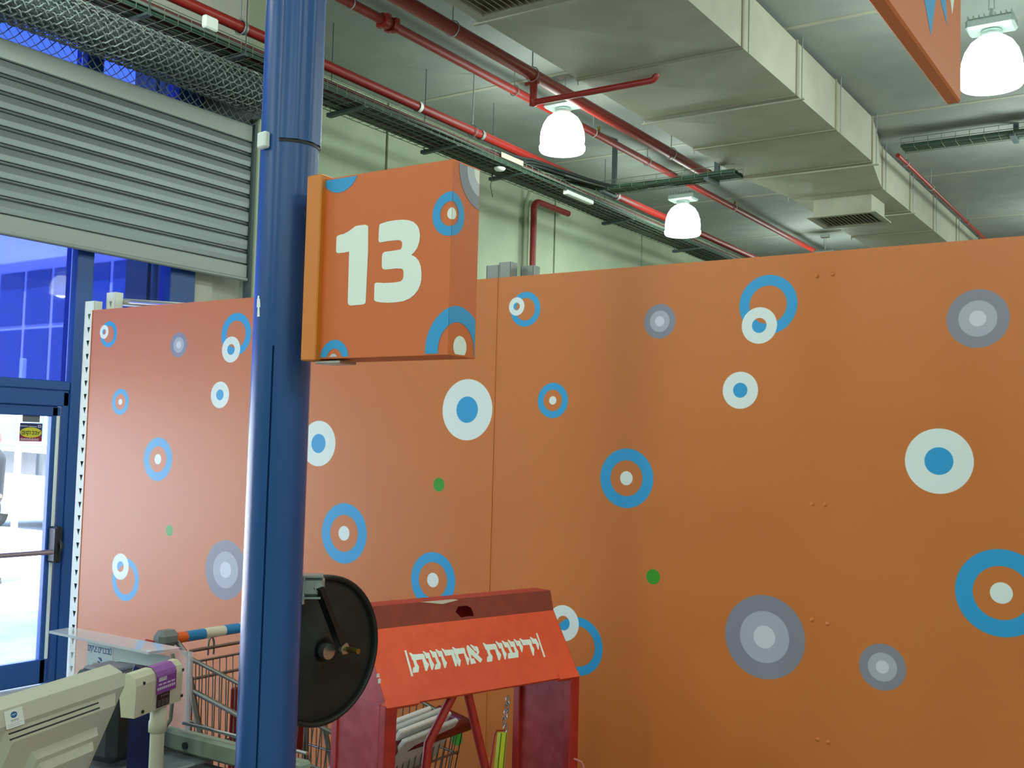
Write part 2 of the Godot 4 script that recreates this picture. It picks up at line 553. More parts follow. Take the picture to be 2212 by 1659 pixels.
	st = mb()
	cbox(st, Vector3(sx + 0.03, 2.10, -5.98), Vector3(0.03, 4.2, 0.04), 0.006)
	obj("rib", st, M.green_wall, gp)
	# roll of wire mesh over the shutter
	var g := thing("mesh_grille", "rolled-up grey wire mesh grille lying above the roller shutter", "grille", Vector3(-6.3, 4.2, -3.4))
	for layer in [[0.150, 0.0], [0.128, 0.3]]:
		st = mb()
		var r: float = layer[0]
		var nk := 15
		var steps := 4                                                   # points for each half cell
		var cell := 0.072
		for s in [-1.0, 1.0]:
			for k in nk:
				var pts := []
				var cells := int(4.5 / (cell * 0.5))
				for i in cells * steps + 1:
					var f := float(i) / steps
					var z := -5.86 + f * cell * 0.5 + 0.004 * sin(f * TAU)
					var a: float = layer[1] + TAU * k / nk + s * (f * PI / nk + 0.05 * sin(f * TAU))
					var rr: float = r + 0.006 * s * cos(f * PI)
					pts.append(Vector3(-6.3 + rr * cos(a), 4.385 + rr * sin(a), z))
				tube(st, pts, 0.0055 if r > 0.14 else 0.0026, 4, false)
		obj("wire_mesh", st, M.mesh_wire, g)
	st = mb()
	for s in [-1.0, 1.0]:                                                # loose end hanging in front of the glass
		for k in 58:
			var pts := []
			for i in 6:
				pts.append(Vector3(-6.40, 4.16 + 0.034 * i, -5.8 + k * 0.076 + s * (i * 0.038 + 0.008 * sin(i * PI * 0.5))))
			tube(st, pts, 0.0036, 4, false)
	obj("mesh_end", st, M.mesh_wire, g)
	st = mb()
	tube(st, [Vector3(-6.3, 4.385, -5.88), Vector3(-6.3, 4.385, -1.25)], 0.105, 24)
	obj("shaft", st, M.dark_strut, g)

func outside() -> void:
	var st := mb()
	span(st, Vector3(-60, -0.25, -40), Vector3(-7.1, -0.02, 30))
	struct("ground_outside", st, mottled(Color(0.74, 0.73, 0.70), Color(0.82, 0.81, 0.78), 0.01, 31, 0.3, 0.9))
	# wing of the building across the forecourt
	var b := thing("shop_building", "white building with blue gridded windows seen through the entrance glass", "building", Vector3(-22, 0, -14))
	st = mb()
	span(st, Vector3(-40, 0, -18), Vector3(-12.2, 9, -13.7))
	obj("wall", st, mat(Color(0.80, 0.81, 0.84), 0.8), b)
	st = mb()
	cbox(st, Vector3(-26, 5.9, -13.6), Vector3(28, 0.9, 0.35), 0.02)
	obj("fascia", st, mat(Color(0.88, 0.89, 0.92), 0.7), b)
	for i in 20:
		for j in 4:
			st = mb()
			var x0 := -14.0 - i * 1.02
			var y0: float = [0.3, 1.55, 2.75, 4.1][j]
			var y1: float = [1.45, 2.65, 4.0, 5.3][j]
			cbox(st, Vector3(x0 - 0.5, (y0 + y1) * 0.5, -13.69), Vector3(0.90, y1 - y0, 0.03), 0.004)
			obj("window_pane", st, mat(Color(0.24, 0.33, 0.45), 0.1), b)
	# thin white post on the forecourt
	st = mb()
	var p := onz(38, 1000, -11.0)
	cbox(st, Vector3(p.x, 1.5, p.z), Vector3(0.09, 3.04, 0.09), 0.01)
	tag(obj("forecourt_post", st, M.white), "thin white post standing outside beyond the glass door", "post")
	car(Vector3(-17.6, -0.02, -12.0))
	person(dep(-22, 1000, 12.0))

func car(at: Vector3) -> void:
	var c := thing("parked_car", "pale blue-grey hatchback parked outside beyond the glass door", "car", at)
	var x := Transform3D(Basis(), at)
	var body := PackedVector2Array([Vector2(-2.0, 0.25), Vector2(2.0, 0.25), Vector2(2.05, 0.55), Vector2(1.95, 0.78), Vector2(1.1, 0.95), Vector2(0.45, 1.42), Vector2(-1.0, 1.46), Vector2(-1.75, 1.0), Vector2(-2.02, 0.85), Vector2(-2.05, 0.5)])
	var st := mb()
	prism(st, body, -0.78, 0.78, x)
	obj("body", st, mat(Color(0.42, 0.50, 0.58), 0.3, 0.3), c)
	for s in [-1, 1]:
		st = mb()
		prism(st, PackedVector2Array([Vector2(0.9, 0.97), Vector2(0.38, 1.36), Vector2(-0.95, 1.39), Vector2(-1.45, 1.0)]), 0.775 * s, 0.79 * s, x)
		obj("side_window", st, mat(Color(0.10, 0.13, 0.16), 0.1), c)
	st = mb()
	quad(st, x * Vector3(1.12, 0.97, 0.68), x * Vector3(1.12, 0.97, -0.68), x * Vector3(0.49, 1.41, -0.62), x * Vector3(0.49, 1.41, 0.62))
	obj("windscreen", st, mat(Color(0.12, 0.15, 0.18), 0.1), c)
	for wx in [-1.25, 1.3]:
		for s in [-1, 1]:
			st = mb()
			cyl(st, x * Vector3(wx, 0.31, 0.62 * s), x * Vector3(wx, 0.31, 0.82 * s), 0.31, 20)
			var w := obj("wheel", st, M.black, c)
			st = mb()
			cyl(st, x * Vector3(wx, 0.31, 0.80 * s), x * Vector3(wx, 0.31, 0.83 * s), 0.18, 16)
			obj("hub_cap", st, M.steel, w)

func person(sh: Vector3) -> void:
	# one continuous body: smooth union of tapered capsules meshed with surface nets
	var g := Vector3(sh.x, -0.02, sh.z)
	var fw := Vector3(0.5, 0, -0.86)                                     # facing along the front
	var rt := Vector3(0.86, 0, 0.5)
	var B := func(r, u, f): return rt * r + Vector3.UP * u + fw * f
	var bones := []
	var add := func(a, b, ra, rb, k): bones.append([B.call(a[0], a[1], a[2]), B.call(b[0], b[1], b[2]), ra, rb, k])
	add.call([0, 1.0, 0], [0, 1.38, 0], 0.155, 0.165, 0)
	add.call([-0.13, 1.42, 0], [0.13, 1.42, 0], 0.085, 0.085, 0)
	add.call([0, 1.44, 0], [0, 1.55, 0.01], 0.06, 0.055, 1)
	add.call([0, 1.62, 0.02], [0, 1.69, 0.01], 0.085, 0.09, 1)
	add.call([0, 1.60, 0.10], [0, 1.635, 0.085], 0.015, 0.01, 1)
	add.call([0, 1.72, -0.02], [0, 1.70, -0.04], 0.088, 0.085, 3)
	for s in [-1, 1]:
		add.call([s * 0.20, 1.40, 0], [s * 0.30, 1.24, -0.03], 0.065, 0.058, 0)
		add.call([s * 0.30, 1.24, -0.03], [s * 0.34, 1.17, -0.05], 0.045, 0.042, 1)
		add.call([s * 0.34, 1.17, -0.05], [s * 0.22, 1.02, 0.08], 0.042, 0.03, 1)
		add.call([s * 0.21, 1.01, 0.09], [s * 0.15, 0.99, 0.13], 0.032, 0.024, 1)
		add.call([s * 0.10, 0.98, 0], [s * 0.11, 0.52, 0.02], 0.10, 0.068, 2)
		add.call([s * 0.11, 0.52, 0.02], [s * 0.11, 0.09, -0.02], 0.066, 0.05, 2)
		add.call([s * 0.11, 0.05, -0.03], [s * 0.12, 0.04, 0.15], 0.045, 0.04, 3)
	var cols := [Color(0.010, 0.012, 0.018), Color(0.30, 0.16, 0.11), Color(0.05, 0.06, 0.10), Color(0.02, 0.018, 0.015)]
	var h := 0.028
	var lo := Vector3(-0.45, -0.03, -0.45)
	var n := Vector3i(33, 66, 33)
	var val := PackedFloat32Array()
	val.resize(n.x * n.y * n.z)
	var kind := PackedByteArray()
	kind.resize(val.size())
	for z in n.z:
		for y in n.y:
			for x in n.x:
				var p := lo + Vector3(x, y, z) * h
				var d := 9.0
				var best := 9.0
				var kk := 0
				for b in bones:
					var t := clampf((p - b[0]).dot(b[1] - b[0]) / (b[1] - b[0]).length_squared(), 0, 1)
					var e: float = p.distance_to(b[0].lerp(b[1], t)) - lerpf(b[2], b[3], t)
					if e < best:
						best = e; kk = b[4]
					var q := maxf(0.03 - absf(d - e), 0.0) / 0.03
					d = minf(d, e) - q * q * 0.0075
				var i := (z * n.y + y) * n.x + x
				val[i] = d; kind[i] = kk
	var vert := {}
	var st := mb()
	var idx := func(x, y, z): return (z * n.y + y) * n.x + x
	for z in n.z - 1:
		for y in n.y - 1:
			for x in n.x - 1:
				var sum := Vector3.ZERO
				var cnt := 0
				for e in [[0, 1], [2, 3], [4, 5], [6, 7], [0, 2], [1, 3], [4, 6], [5, 7], [0, 4], [1, 5], [2, 6], [3, 7]]:
					var a := Vector3i(x + (e[0] & 1), y + (e[0] >> 1 & 1), z + (e[0] >> 2))
					var b := Vector3i(x + (e[1] & 1), y + (e[1] >> 1 & 1), z + (e[1] >> 2))
					var va: float = val[idx.call(a.x, a.y, a.z)]
					var vb: float = val[idx.call(b.x, b.y, b.z)]
					if (va < 0) != (vb < 0):
						sum += Vector3(a).lerp(Vector3(b), va / (va - vb)); cnt += 1
				if cnt:
					vert[Vector3i(x, y, z)] = g + lo + sum / cnt * h
	st.set_smooth_group(0)
	var put := func(v, k):
		st.set_color(cols[k]); st.add_vertex(vert[v])
	for v in vert.keys():
		for ax in 3:
			var e := Vector3i.ZERO
			e[ax] = 1
			var a: float = val[idx.call(v.x, v.y, v.z)]
			var w: Vector3i = v + e
			if w.x >= n.x or w.y >= n.y or w.z >= n.z:
				continue
			var b: float = val[idx.call(w.x, w.y, w.z)]
			if (a < 0) == (b < 0):
				continue
			var u := Vector3i.ZERO
			var t := Vector3i.ZERO
			u[(ax + 1) % 3] = 1; t[(ax + 2) % 3] = 1
			var q := [v, v - u, v - u - t, v - t]
			if not (vert.has(q[1]) and vert.has(q[2]) and vert.has(q[3])):
				continue
			if a < 0:
				q.reverse()
			var k: int = kind[idx.call(v.x, v.y, v.z)]
			for i in [0, 1, 2, 0, 2, 3]:
				put.call(q[i], k)
	var m := mat(Color.WHITE, 0.8)
	m.vertex_color_use_as_albedo = true
	tag(obj("person", st, m), "person in a dark short-sleeved shirt standing outside the glass door", "person")

# ---------------------------------------------------------------- orange partition
const ORANGE := Color(0.78, 0.447, 0.20)
func partition() -> void:
	var Z := -2.92
	var W := 2.188
	var x0 := -4.195
	var top := 2.218
	var bl := Color(0.16, 0.60, 0.82)
	var wh := Color(0.87, 0.91, 0.90)
	var g1 := Color(0.52, 0.52, 0.57)
	var g2 := Color(0.67, 0.68, 0.73)
	var g3 := Color(0.80, 0.82, 0.86)
	var gr := Color(0.20, 0.58, 0.12)
	# rings traced on the photograph: pixel of the centre, radii in metres, colours from outside in; o = which panel they were read on
	# kinds: d = disc list of [radius, colour]; r = ring [r0, r1, colour]
	var marks := [[], [], []]
	var rings := [
		# key, panel 0 pixel, panel 1 pixel, list of [inner, outer, colour]
		[null, Vector2(1135, 668), [[0.0375, 0.0575, bl]], Vector2(235, 722)],
		[null, Vector2(1116, 662), [[0.0125, 0.0305, wh]], Vector2(225, 717)],
		[null, Vector2(1425, 694), [[0, 0.0525, g1], [0, 0.0325, g2], [0, 0.0155, g3]], Vector2(386, 745)],
		[null, Vector2(1659, 658), [[0.055, 0.0855, bl]], Vector2(510, 722)],
		[null, Vector2(1640, 703), [[0.0215, 0.0525, wh]], Vector2(499, 755)],
		[null, Vector2(1194, 865), [[0.0345, 0.0565, bl], [0, 0.0135, wh]], Vector2(260, 868)],
		[null, Vector2(1599, 843), [[0, 0.0535, wh], [0, 0.0215, bl]], Vector2(475, 853)],
		[null, Vector2(1353, 1033), [[0.0545, 0.0905, bl], [0, 0.0215, wh]], Vector2(341, 992)],
		[null, Vector2(1411, 1246), [[0, 0.0225, gr]], Vector2(366, 1146)],
		[null, Vector2(1247, 1396), [[0.062, 0.0895, bl]], Vector2(271, 1252)],
		[null, Vector2(1217, 1346), [[0.0225, 0.0555, wh]], Vector2(260, 1224)],
		[null, Vector2(1651, 1376), [[0, 0.116, g1], [0, 0.0715, g2], [0, 0.0315, g3]], Vector2(487, 1231)],
		[null, Vector2(2028, 996), [[0, 0.0845, wh], [0, 0.0355, bl]], Vector2(688, 958)],
		[null, Vector2(2163, 1281), [[0.0665, 0.1085, bl], [0, 0.0265, wh]], Vector2(743, 1152)],
		[null, Vector2(2112, 688), [[0, 0.0755, g1], [0, 0.0465, g2], [0, 0.0205, g3]], null],
		[null, Vector2(1906, 1441), [[0, 0.0605, g1], [0, 0.0375, g2], [0, 0.017, g3]], null],
		[null, null, [[0, 0.1035, wh], [0, 0.0445, bl]], Vector2(1009, 885)],
		[null, null, [[0.0605, 0.0945, bl], [0, 0.0245, wh]], Vector2(935, 1253)],
		[null, null, [[0, 0.0235, gr]], Vector2(948, 1047)],
		[null, null, [[0, 0.025, gr]], Vector2(986, 1594)],
	]
	var labels := ["orange partition panel printed with rings, standing behind the shopping cart", "orange partition panel printed with rings, standing behind the red newspaper stand", "orange partition panel printed with rings at the far end from the entrance"]
	for k in 3:
		var xa := x0 + W * k
		var im := Image.create(2016, 2048, false, Image.FORMAT_RGB8)
		im.fill(ORANGE)
		var sxp := 2016.0 / W
		var syp := 2048.0 / top
		for r in rings:
			var c: Vector3
			var p0 = r[3]
			var p1 = r[1]
			if k == 0 and p0 != null:
				c = onz(p0.x, p0.y, Z) - Vector3(x0, 0, 0)
			elif p1 != null:
				c = onz(p1.x, p1.y, Z) - Vector3(x0 + W, 0, 0)
			else:
				c = onz(p0.x, p0.y, Z) - Vector3(x0, 0, 0)
			for l in r[2]:
				ring(im, c.x * sxp, (top - c.y) * syp, l[0] * sxp, l[1] * sxp, l[2])
		var m := textured(im, 0.36)
		m.metallic_specular = 0.5
		var t := thing("partition_panel", labels[k], "partition panel", Vector3(xa + W * 0.5, 0, Z - 0.01), "orange printed partition panels")
		var st := mb()
		span(st, Vector3(xa + 0.001, 0, Z - 0.02), Vector3(xa + W - 0.001, top, Z - 0.0015))
		obj("board", st, M.orange, t)
		sheet("printed_sheet", m, t, Vector3(xa, 0, Z), Vector3(xa + W, 0, Z), Vector3(xa + W, top, Z), Vector3(xa, top, Z))
		st = mb()
		span(st, Vector3(xa, 0, Z - 0.002), Vector3(xa + 0.003, top, Z + 0.002))
		obj("edge_strip", st, M.orange, t)
		# screw heads pressing through the sheet
		if k == 1:
			for q in [[1765, 596], [1799, 592], [1755, 1088], [1782, 1090], [1754, 1339], [1788, 1347], [1766, 1597], [1789, 1603], [1790, 430]]:
				if q[1] < 500:
					continue
				var c := onz(q[0], q[1], Z)
				st = mb()
				lathe(st, [Vector2(0.0065, 0), Vector2(0.005, 0.0025), Vector2(0.0025, 0.0042), Vector2(0, 0.0048)], 10, Transform3D(Basis(Vector3.RIGHT, Vector3(0, 0, 1), Vector3(0, -1, 0)), c))
				obj("screw_bump", st, M.orange, t)
		# steel studs carrying the panel at the back
		st = mb()
		span(st, Vector3(xa + 0.4, 0.05, Z - 0.06), Vector3(xa + W - 0.4, 0.12, Z - 0.021))
		obj("back_rail", st, M.galv_plain, t)
	# slotted uprights
	upright(Vector3(x0 - 0.07, 0, Z - 0.03), 0.066, 2.262, "white slotted steel upright at the bare end of the orange partition", true)
	upright(Vector3(x0 + 0.005, 0, Z - 0.085), 0.062, 2.305, "grey slotted upright rising just behind the partition's bare end", true)
	var ups := []
	for q in [[1048, 573, 13], [1083, 568, 14], [1098, 571, 12]]:
		var c := onz(q[0], q[1], Z - 0.09)
		ups.append(c)
	upright(Vector3(ups[0].x, 0, Z - 0.12), 0.05, ups[0].y, "grey slotted upright rising between the two partition panels, beside the numbered sign", false)
	upright(Vector3(ups[1].x, 0, Z - 0.10), 0.045, ups[1].y, "taller grey slotted upright rising behind the panel seam", false)
	upright(Vector3(ups[2].x + 0.02, 0, Z - 0.16), 0.05, ups[2].y, "grey slotted upright at the back of the three by the panel seam", false)
	var st := mb()
	tube(st, [Vector3(x0 + 0.06, 2.265, Z - 0.12), Vector3(x0 + 0.75, 2.20, Z - 0.16)], 0.018, 10)
	tag(obj("cross_brace", st, M.steel), "shiny steel brace bar behind the top of the partition's bare end", "bar")

func upright(at: Vector3, w: float, h: float, label: String, slots: bool) -> void:
	var t := thing("slotted_upright", label, "shelf upright", at + Vector3(w * 0.5, 0, 0), "slotted shelf uprights")
	var st := mb()
	var z := at.z + 0.02
	var pitch := 0.06
	var cx := at.x + w * 0.5
	if slots:
		var y := 0.0
		while y < h - 0.001:
			var y1 := minf(y + pitch, h)
			if h - y < pitch * 0.98:
				quad(st, Vector3(at.x, y, z), Vector3(at.x + w, y, z), Vector3(at.x + w, y1, z), Vector3(at.x, y1, z))
				break
			var a := Vector3(at.x, y, z)
			var b := Vector3(at.x + w, y, z)
			var c := Vector3(at.x + w, y1, z)
			var d := Vector3(at.x, y1, z)
			var p := Vector3(cx, y + 0.016, z)
			var q := Vector3(cx + w * 0.17, y + 0.044, z)
			var r := Vector3(cx - w * 0.17, y + 0.044, z)
			tri(st, a, b, p); tri(st, b, c, q); tri(st, b, q, p); tri(st, c, d, q); tri(st, d, r, q); tri(st, d, a, r); tri(st, a, p, r)
			y = y1
	else:
		quad(st, Vector3(at.x, 0, z), Vector3(at.x + w, 0, z), Vector3(at.x + w, h, z), Vector3(at.x, h, z))
	obj("slotted_face", st, M.white if slots else M.galv_plain, t)
	st = mb()
	for s in [0.0, w]:
		span(st, Vector3(at.x + s - 0.0015, 0, z - 0.04), Vector3(at.x + s + 0.0015, h, z))
	obj("flanges", st, M.white if slots else M.galv_plain, t)
	st = mb()
	span(st, Vector3(at.x + 0.002, 0, z - 0.04), Vector3(at.x + w - 0.002, h - 0.004, z - 0.036))
	obj("channel_back", st, M.galv_plain, t)

# ---------------------------------------------------------------- pole with lane sign
func pole_and_sign() -> void:
	var a := dep(543, 830, 2.05)
	var b := dep(669, 830, 2.05)
	var c := (a + b) * 0.5
	c = Vector3(c.x, 0, c.z)
	var R := a.distance_to(b) * 0.5
	var t := thing("blue_pole", "round glossy blue column with a grooved sleeve carrying the lane sign", "pole", c)
	# the shaft has a narrow groove: a ring profile with a notch, swept upward
	var tocam := Vector3(EYE.x - c.x, 0, EYE.z - c.z).normalized()
	var side := Vector3(tocam.z, 0, -tocam.x)                            # to the right as seen
	var ang := func(px_frac): return asin(clampf(px_frac, -0.999, 0.999))
	var ringpts := func(r, groove, half, depth):
		var o := []
		for i in 72:
			var th := -PI + TAU * i / 72.0
			o.append([th, r])
		if groove != null:
			for d in [[-half, r], [-half * 0.6, r - depth], [half * 0.6, r - depth], [half, r]]:
				o.append([groove + d[0], d[1]])
			var k := []
			for p in o:
				if absf(p[0] - groove) > half * 1.01 or p[1] != r or absf(absf(p[0] - groove) - half) < 1e-4:
					k.append(p)
			o = k
			o.sort_custom(func(p, q): return p[0] < q[0])
		return o
	var put := func(p, y): return c + (tocam * cos(p[0]) + side * sin(p[0])) * p[1] + Vector3.UP * y
	var shaft := func(st, prof, y0, y1):
		for i in prof.size():
			var p = prof[i]
			var q = prof[(i + 1) % prof.size()]
			var smooth: bool = absf(p[1] - q[1]) < 1e-5
			st.set_smooth_group(0 if smooth else -1)
			quad(st, put.call(p, y0), put.call(q, y0), put.call(q, y1), put.call(p, y1))
		st.set_smooth_group(-1)
	var g1: float = ang.call(-0.28)
	var ysl := onp(590, 752, c, tocam).y
	var yt := onp(648, 318, c, tocam).y
	var st := mb()
	shaft.call(st, ringpts.call(R, g1, 0.035, 0.006), 0.0, ysl)
	obj("lower_shaft", st, M.blue, t)
	st = mb()
	shaft.call(st, ringpts.call(R, null, 0, 0), ysl, 5.5)
	obj("shaft", st, M.blue, t)
	# half-round sleeve over the upper part, fluted
	st = mb()
	var y0 := yt
	var aL: float = ang.call(-0.34)
	var prof := []
	var n := 40
	for i in n + 1:
		var th := aL + (2.3 - aL) * i / n
		var flute := 0.0012 * cos(i * TAU / 8.0)
		prof.append([th, R + 0.0035 + flute])
	for i in n:
		st.set_smooth_group(0)
		quad(st, put.call(prof[i], y0), put.call(prof[i + 1], y0), put.call(prof[i + 1], 5.5), put.call(prof[i], 5.5))
		st.set_smooth_group(-1)
		quad(st, put.call([prof[i][0], R - 0.001], y0), put.call([prof[i + 1][0], R - 0.001], y0), put.call(prof[i + 1], y0), put.call(prof[i], y0))
	quad(st, put.call([aL, R - 0.002], y0), put.call(prof[0], y0), put.call(prof[0], 5.5), put.call([aL, R - 0.002], 5.5))
	obj("sleeve", st, M.blue, t)
	st = mb()                                                            # black strip painting the dark of the gap along and under the sleeve
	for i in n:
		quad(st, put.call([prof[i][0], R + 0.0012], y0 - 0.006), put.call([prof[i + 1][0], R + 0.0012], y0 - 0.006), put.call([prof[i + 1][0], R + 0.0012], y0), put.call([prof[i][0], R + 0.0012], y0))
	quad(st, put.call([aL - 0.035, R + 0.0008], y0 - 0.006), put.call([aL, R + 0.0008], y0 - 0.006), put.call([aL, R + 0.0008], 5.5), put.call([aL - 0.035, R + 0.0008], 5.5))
	obj("gap_shade_strip", st, M.black, t)
	st = mb()                                                            # chipped paint
	var pc := onp(557, 664, c + tocam * R * 0.5, tocam)
	for q in [[-0.006, 0.0, 0.006, 0.016], [-0.003, -0.018, 0.005, 0.004], [-0.005, 0.012, 0.002, 0.022]]:
		var th: float = ang.call(-0.82)
		var e0 = put.call([th + q[0] / R, R + 0.0006], pc.y + q[1])
		var e1 = put.call([th + q[2] / R, R + 0.0006], pc.y + q[1])
		var e2 = put.call([th + q[2] / R * 0.6, R + 0.0006], pc.y + q[3])
		var e3 = put.call([th + q[0] / R, R + 0.0006], pc.y + q[3])
		quad(st, e0, e1, e2, e3)
	obj("paint_chip", st, M.white, t)
	var cl := onp(573, 301, c + tocam * R * 0.8, tocam)
	st = mb()
	var thc: float = ang.call(-0.80)
	var nrm: Vector3 = tocam * cos(thc) + side * sin(thc)
	var bs := Basis(Vector3.UP.cross(nrm), Vector3.UP, nrm)
	cbox(st, c + nrm * (R + 0.006) + Vector3.UP * cl.y, Vector3(0.026, 0.031, 0.014), 0.003, bs)
	tag(obj("white_clip", st, M.white), "small white plastic clip stuck on the blue column", "clip")
	# ---- sign box with the number 13
	var zs := -1.41
	var P := onz(980, 343, zs)
	var Q := onz(682, 776, zs)
	var xl := Q.x
	var xr := P.x
	var yb := Q.y
	var ytp := P.y
	var th := 0.078
	var sg := thing("lane_sign", "orange box sign with a white number 13 on the blue column", "sign", Vector3((xl + xr) * 0.5, yb, zs - th * 0.5))
	st = mb()
	cbox(st, Vector3((xl + xr) * 0.5, (yb + ytp) * 0.5, zs - th * 0.5), Vector3(xr - xl, ytp - yb, th), 0.0008)
	var sm := mat(Color(0.80, 0.40, 0.17), 0.5)
	obj("box", st, sm, sg)
	var fx := Transform3D(Basis(), Vector3(0, 0, zs))
	st = mb()
	print_poly(st, [[190, 500], [205, 480], [240, 465], [290, 455], [360, 420], [430, 370], [470, 338], [520, 325], [620, 315], [650, 325], [663, 350], [660, 700], [625, 1460], [615, 1490], [590, 1505], [400, 1522], [370, 1510], [357, 1480], [370, 1000], [378, 715], [300, 732], [210, 740], [190, 730], [182, 700], [185, 600]], fx, 6.9125, 700, 440)
	print_poly(st, [[830, 320], [850, 300], [950, 268], [1060, 248], [1180, 240], [1270, 248], [1340, 275], [1395, 325], [1425, 390], [1435, 470], [1425, 570], [1395, 660], [1350, 725], [1305, 765], [1365, 795], [1415, 850], [1445, 930], [1458, 1030], [1455, 1130], [1440, 1210], [1405, 1290], [1350, 1360], [1280, 1415], [1190, 1455], [1060, 1475], [950, 1480], [850, 1475], [780, 1462], [755, 1445], [750, 1420], [757, 1200], [770, 1185], [790, 1178], [900, 1185], [1020, 1180], [1110, 1170], [1155, 1155], [1180, 1125], [1190, 1080], [1190, 1010], [1180, 985], [1155, 970], [1080, 968], [920, 985], [890, 980], [870, 960], [865, 930], [868, 780], [878, 745], [905, 720], [1000, 708], [1120, 690], [1150, 680], [1165, 650], [1170, 600], [1165, 570], [1145, 550], [1100, 545], [960, 558], [840, 580], [822, 570], [815, 545], [820, 420]], fx, 6.9125, 700, 440)
	obj("number", st, M.print_white, sg)
	# printed rings wrap over the folded edge: drawn on the front and on the side
	var sxf := Transform3D(Basis(Vector3(0, 0, -1), Vector3.UP, Vector3.RIGHT), Vector3(xr, 0, zs))
	var wrap := func(u, v, r0, r1, m, l):                                # u from the folded edge, v height, radii
		var poly := PackedVector2Array()
		var nn := 48
		for i in nn:
			poly.append(Vector2(u + r1 * cos(TAU * i / nn), v + r1 * sin(TAU * i / nn)))
		for face in 2:
			var clip := PackedVector2Array([Vector2(-(xr - xl) + 0.004, yb + 0.003), Vector2(-0.0001, yb + 0.003), Vector2(-0.0001, ytp - 0.003), Vector2(-(xr - xl) + 0.004, ytp - 0.003)])
			if face == 1:
				clip = PackedVector2Array([Vector2(0.0001, yb + 0.003), Vector2(th - 0.003, yb + 0.003), Vector2(th - 0.003, ytp - 0.003), Vector2(0.0001, ytp - 0.003)])
			for piece in Geometry2D.intersect_polygons(poly, clip):
				var s2 := mb()
				var x2 := Transform3D(Basis(), Vector3(xr, 0, zs)) if face == 0 else sxf
				if r0 > 0:
					var hole := PackedVector2Array()
					for i in nn:
						hole.append(Vector2(u + r0 * cos(TAU * i / nn), v + r0 * sin(TAU * i / nn)))
					# cut the ring in four quarters so that no piece has a hole
					for qd in 4:
						var a0 := qd * PI * 0.5
						var wedge := PackedVector2Array()
						for i in 13:
							var w := a0 + PI * 0.5 * i / 12.0
							wedge.append(Vector2(u + r1 * cos(w), v + r1 * sin(w)))
						for i in 13:
							var w := a0 + PI * 0.5 * (12 - i) / 12.0
							wedge.append(Vector2(u + r0 * cos(w), v + r0 * sin(w)))
						for pp in Geometry2D.intersect_polygons(wedge, clip):
							prism(s2, pp, 0.0002, 0.0006 + 0.0002 * l, x2)
				else:
					prism(s2, piece, 0.0002, 0.0006 + 0.0002 * l, x2)
				obj("printed_ring", s2, m, sg)
	var px := 1.0
	var front := func(x, y):
		var w := onz(x, y, zs)
		return Vector2(w.x - xr, w.y)
	var f1: Vector2 = front.call(973, 461)
	wrap.call(f1.x, f1.y, 0.021, 0.0375, M.print_blue, 0)
	wrap.call(f1.x + 0.004, f1.y, 0.0, 0.010, M.print_white, 1)
	var f2: Vector2 = front.call(983, 745)
	wrap.call(f2.x + 0.012, f2.y - 0.006, 0.047, 0.074, M.print_blue, 0)
	wrap.call(f2.x + 0.018, f2.y, 0.0, 0.0185, M.print_white, 1)
	var f3: Vector2 = front.call(722, 775)
	wrap.call(f3.x, f3.y, 0.018, 0.034, M.print_blue, 0)
	wrap.call(f3.x - 0.002, f3.y - 0.001, 0.0, 0.010, M.print_pale, 1)
	var f4: Vector2 = front.call(735, 360)
	wrap.call(f4.x, f4.y, 0.0, 0.0475, M.print_blue, 0)
	wrap.call(0.082, ytp - 0.006, 0.043, 0.066, M.print_grey, 0)
	wrap.call(0.082, ytp - 0.006, 0.022, 0.043, M.print_pale, 0)
	wrap.call(0.082, ytp - 0.006, 0.0, 0.022, M.print_white, 0)
	# ochre channel along the column side of the sign, standing a little proud
	st = mb()
	var zc := zs + 0.012
	var L0 := onz(648, 779, zc)
	var L1 := onz(680, 779, zc)
	var L2 := onz(663, 380, zc)
	cbox(st, Vector3((L0.x + L1.x) * 0.5, (L0.y + L2.y) * 0.5, zc - 0.055), Vector3(L1.x - L0.x, L2.y - L0.y, 0.11), 0.002)
	obj("side_channel", st, M.ochre, sg)
	st = mb()
	cbox(st, Vector3(xl + 0.03, yb - 0.006, zs - 0.02), Vector3(0.06, 0.005, 0.045), 0.001)
	obj("bottom_clip", st, M.steel, sg)
	st = mb()
	for y in [yb + 0.06, ytp - 0.06]:
		span(st, Vector3(c.x + R * 0.4, y - 0.015, zs - 0.09), Vector3(L0.x + 0.01, y + 0.015, zs - 0.07))
	obj("bracket", st, M.steel, sg)

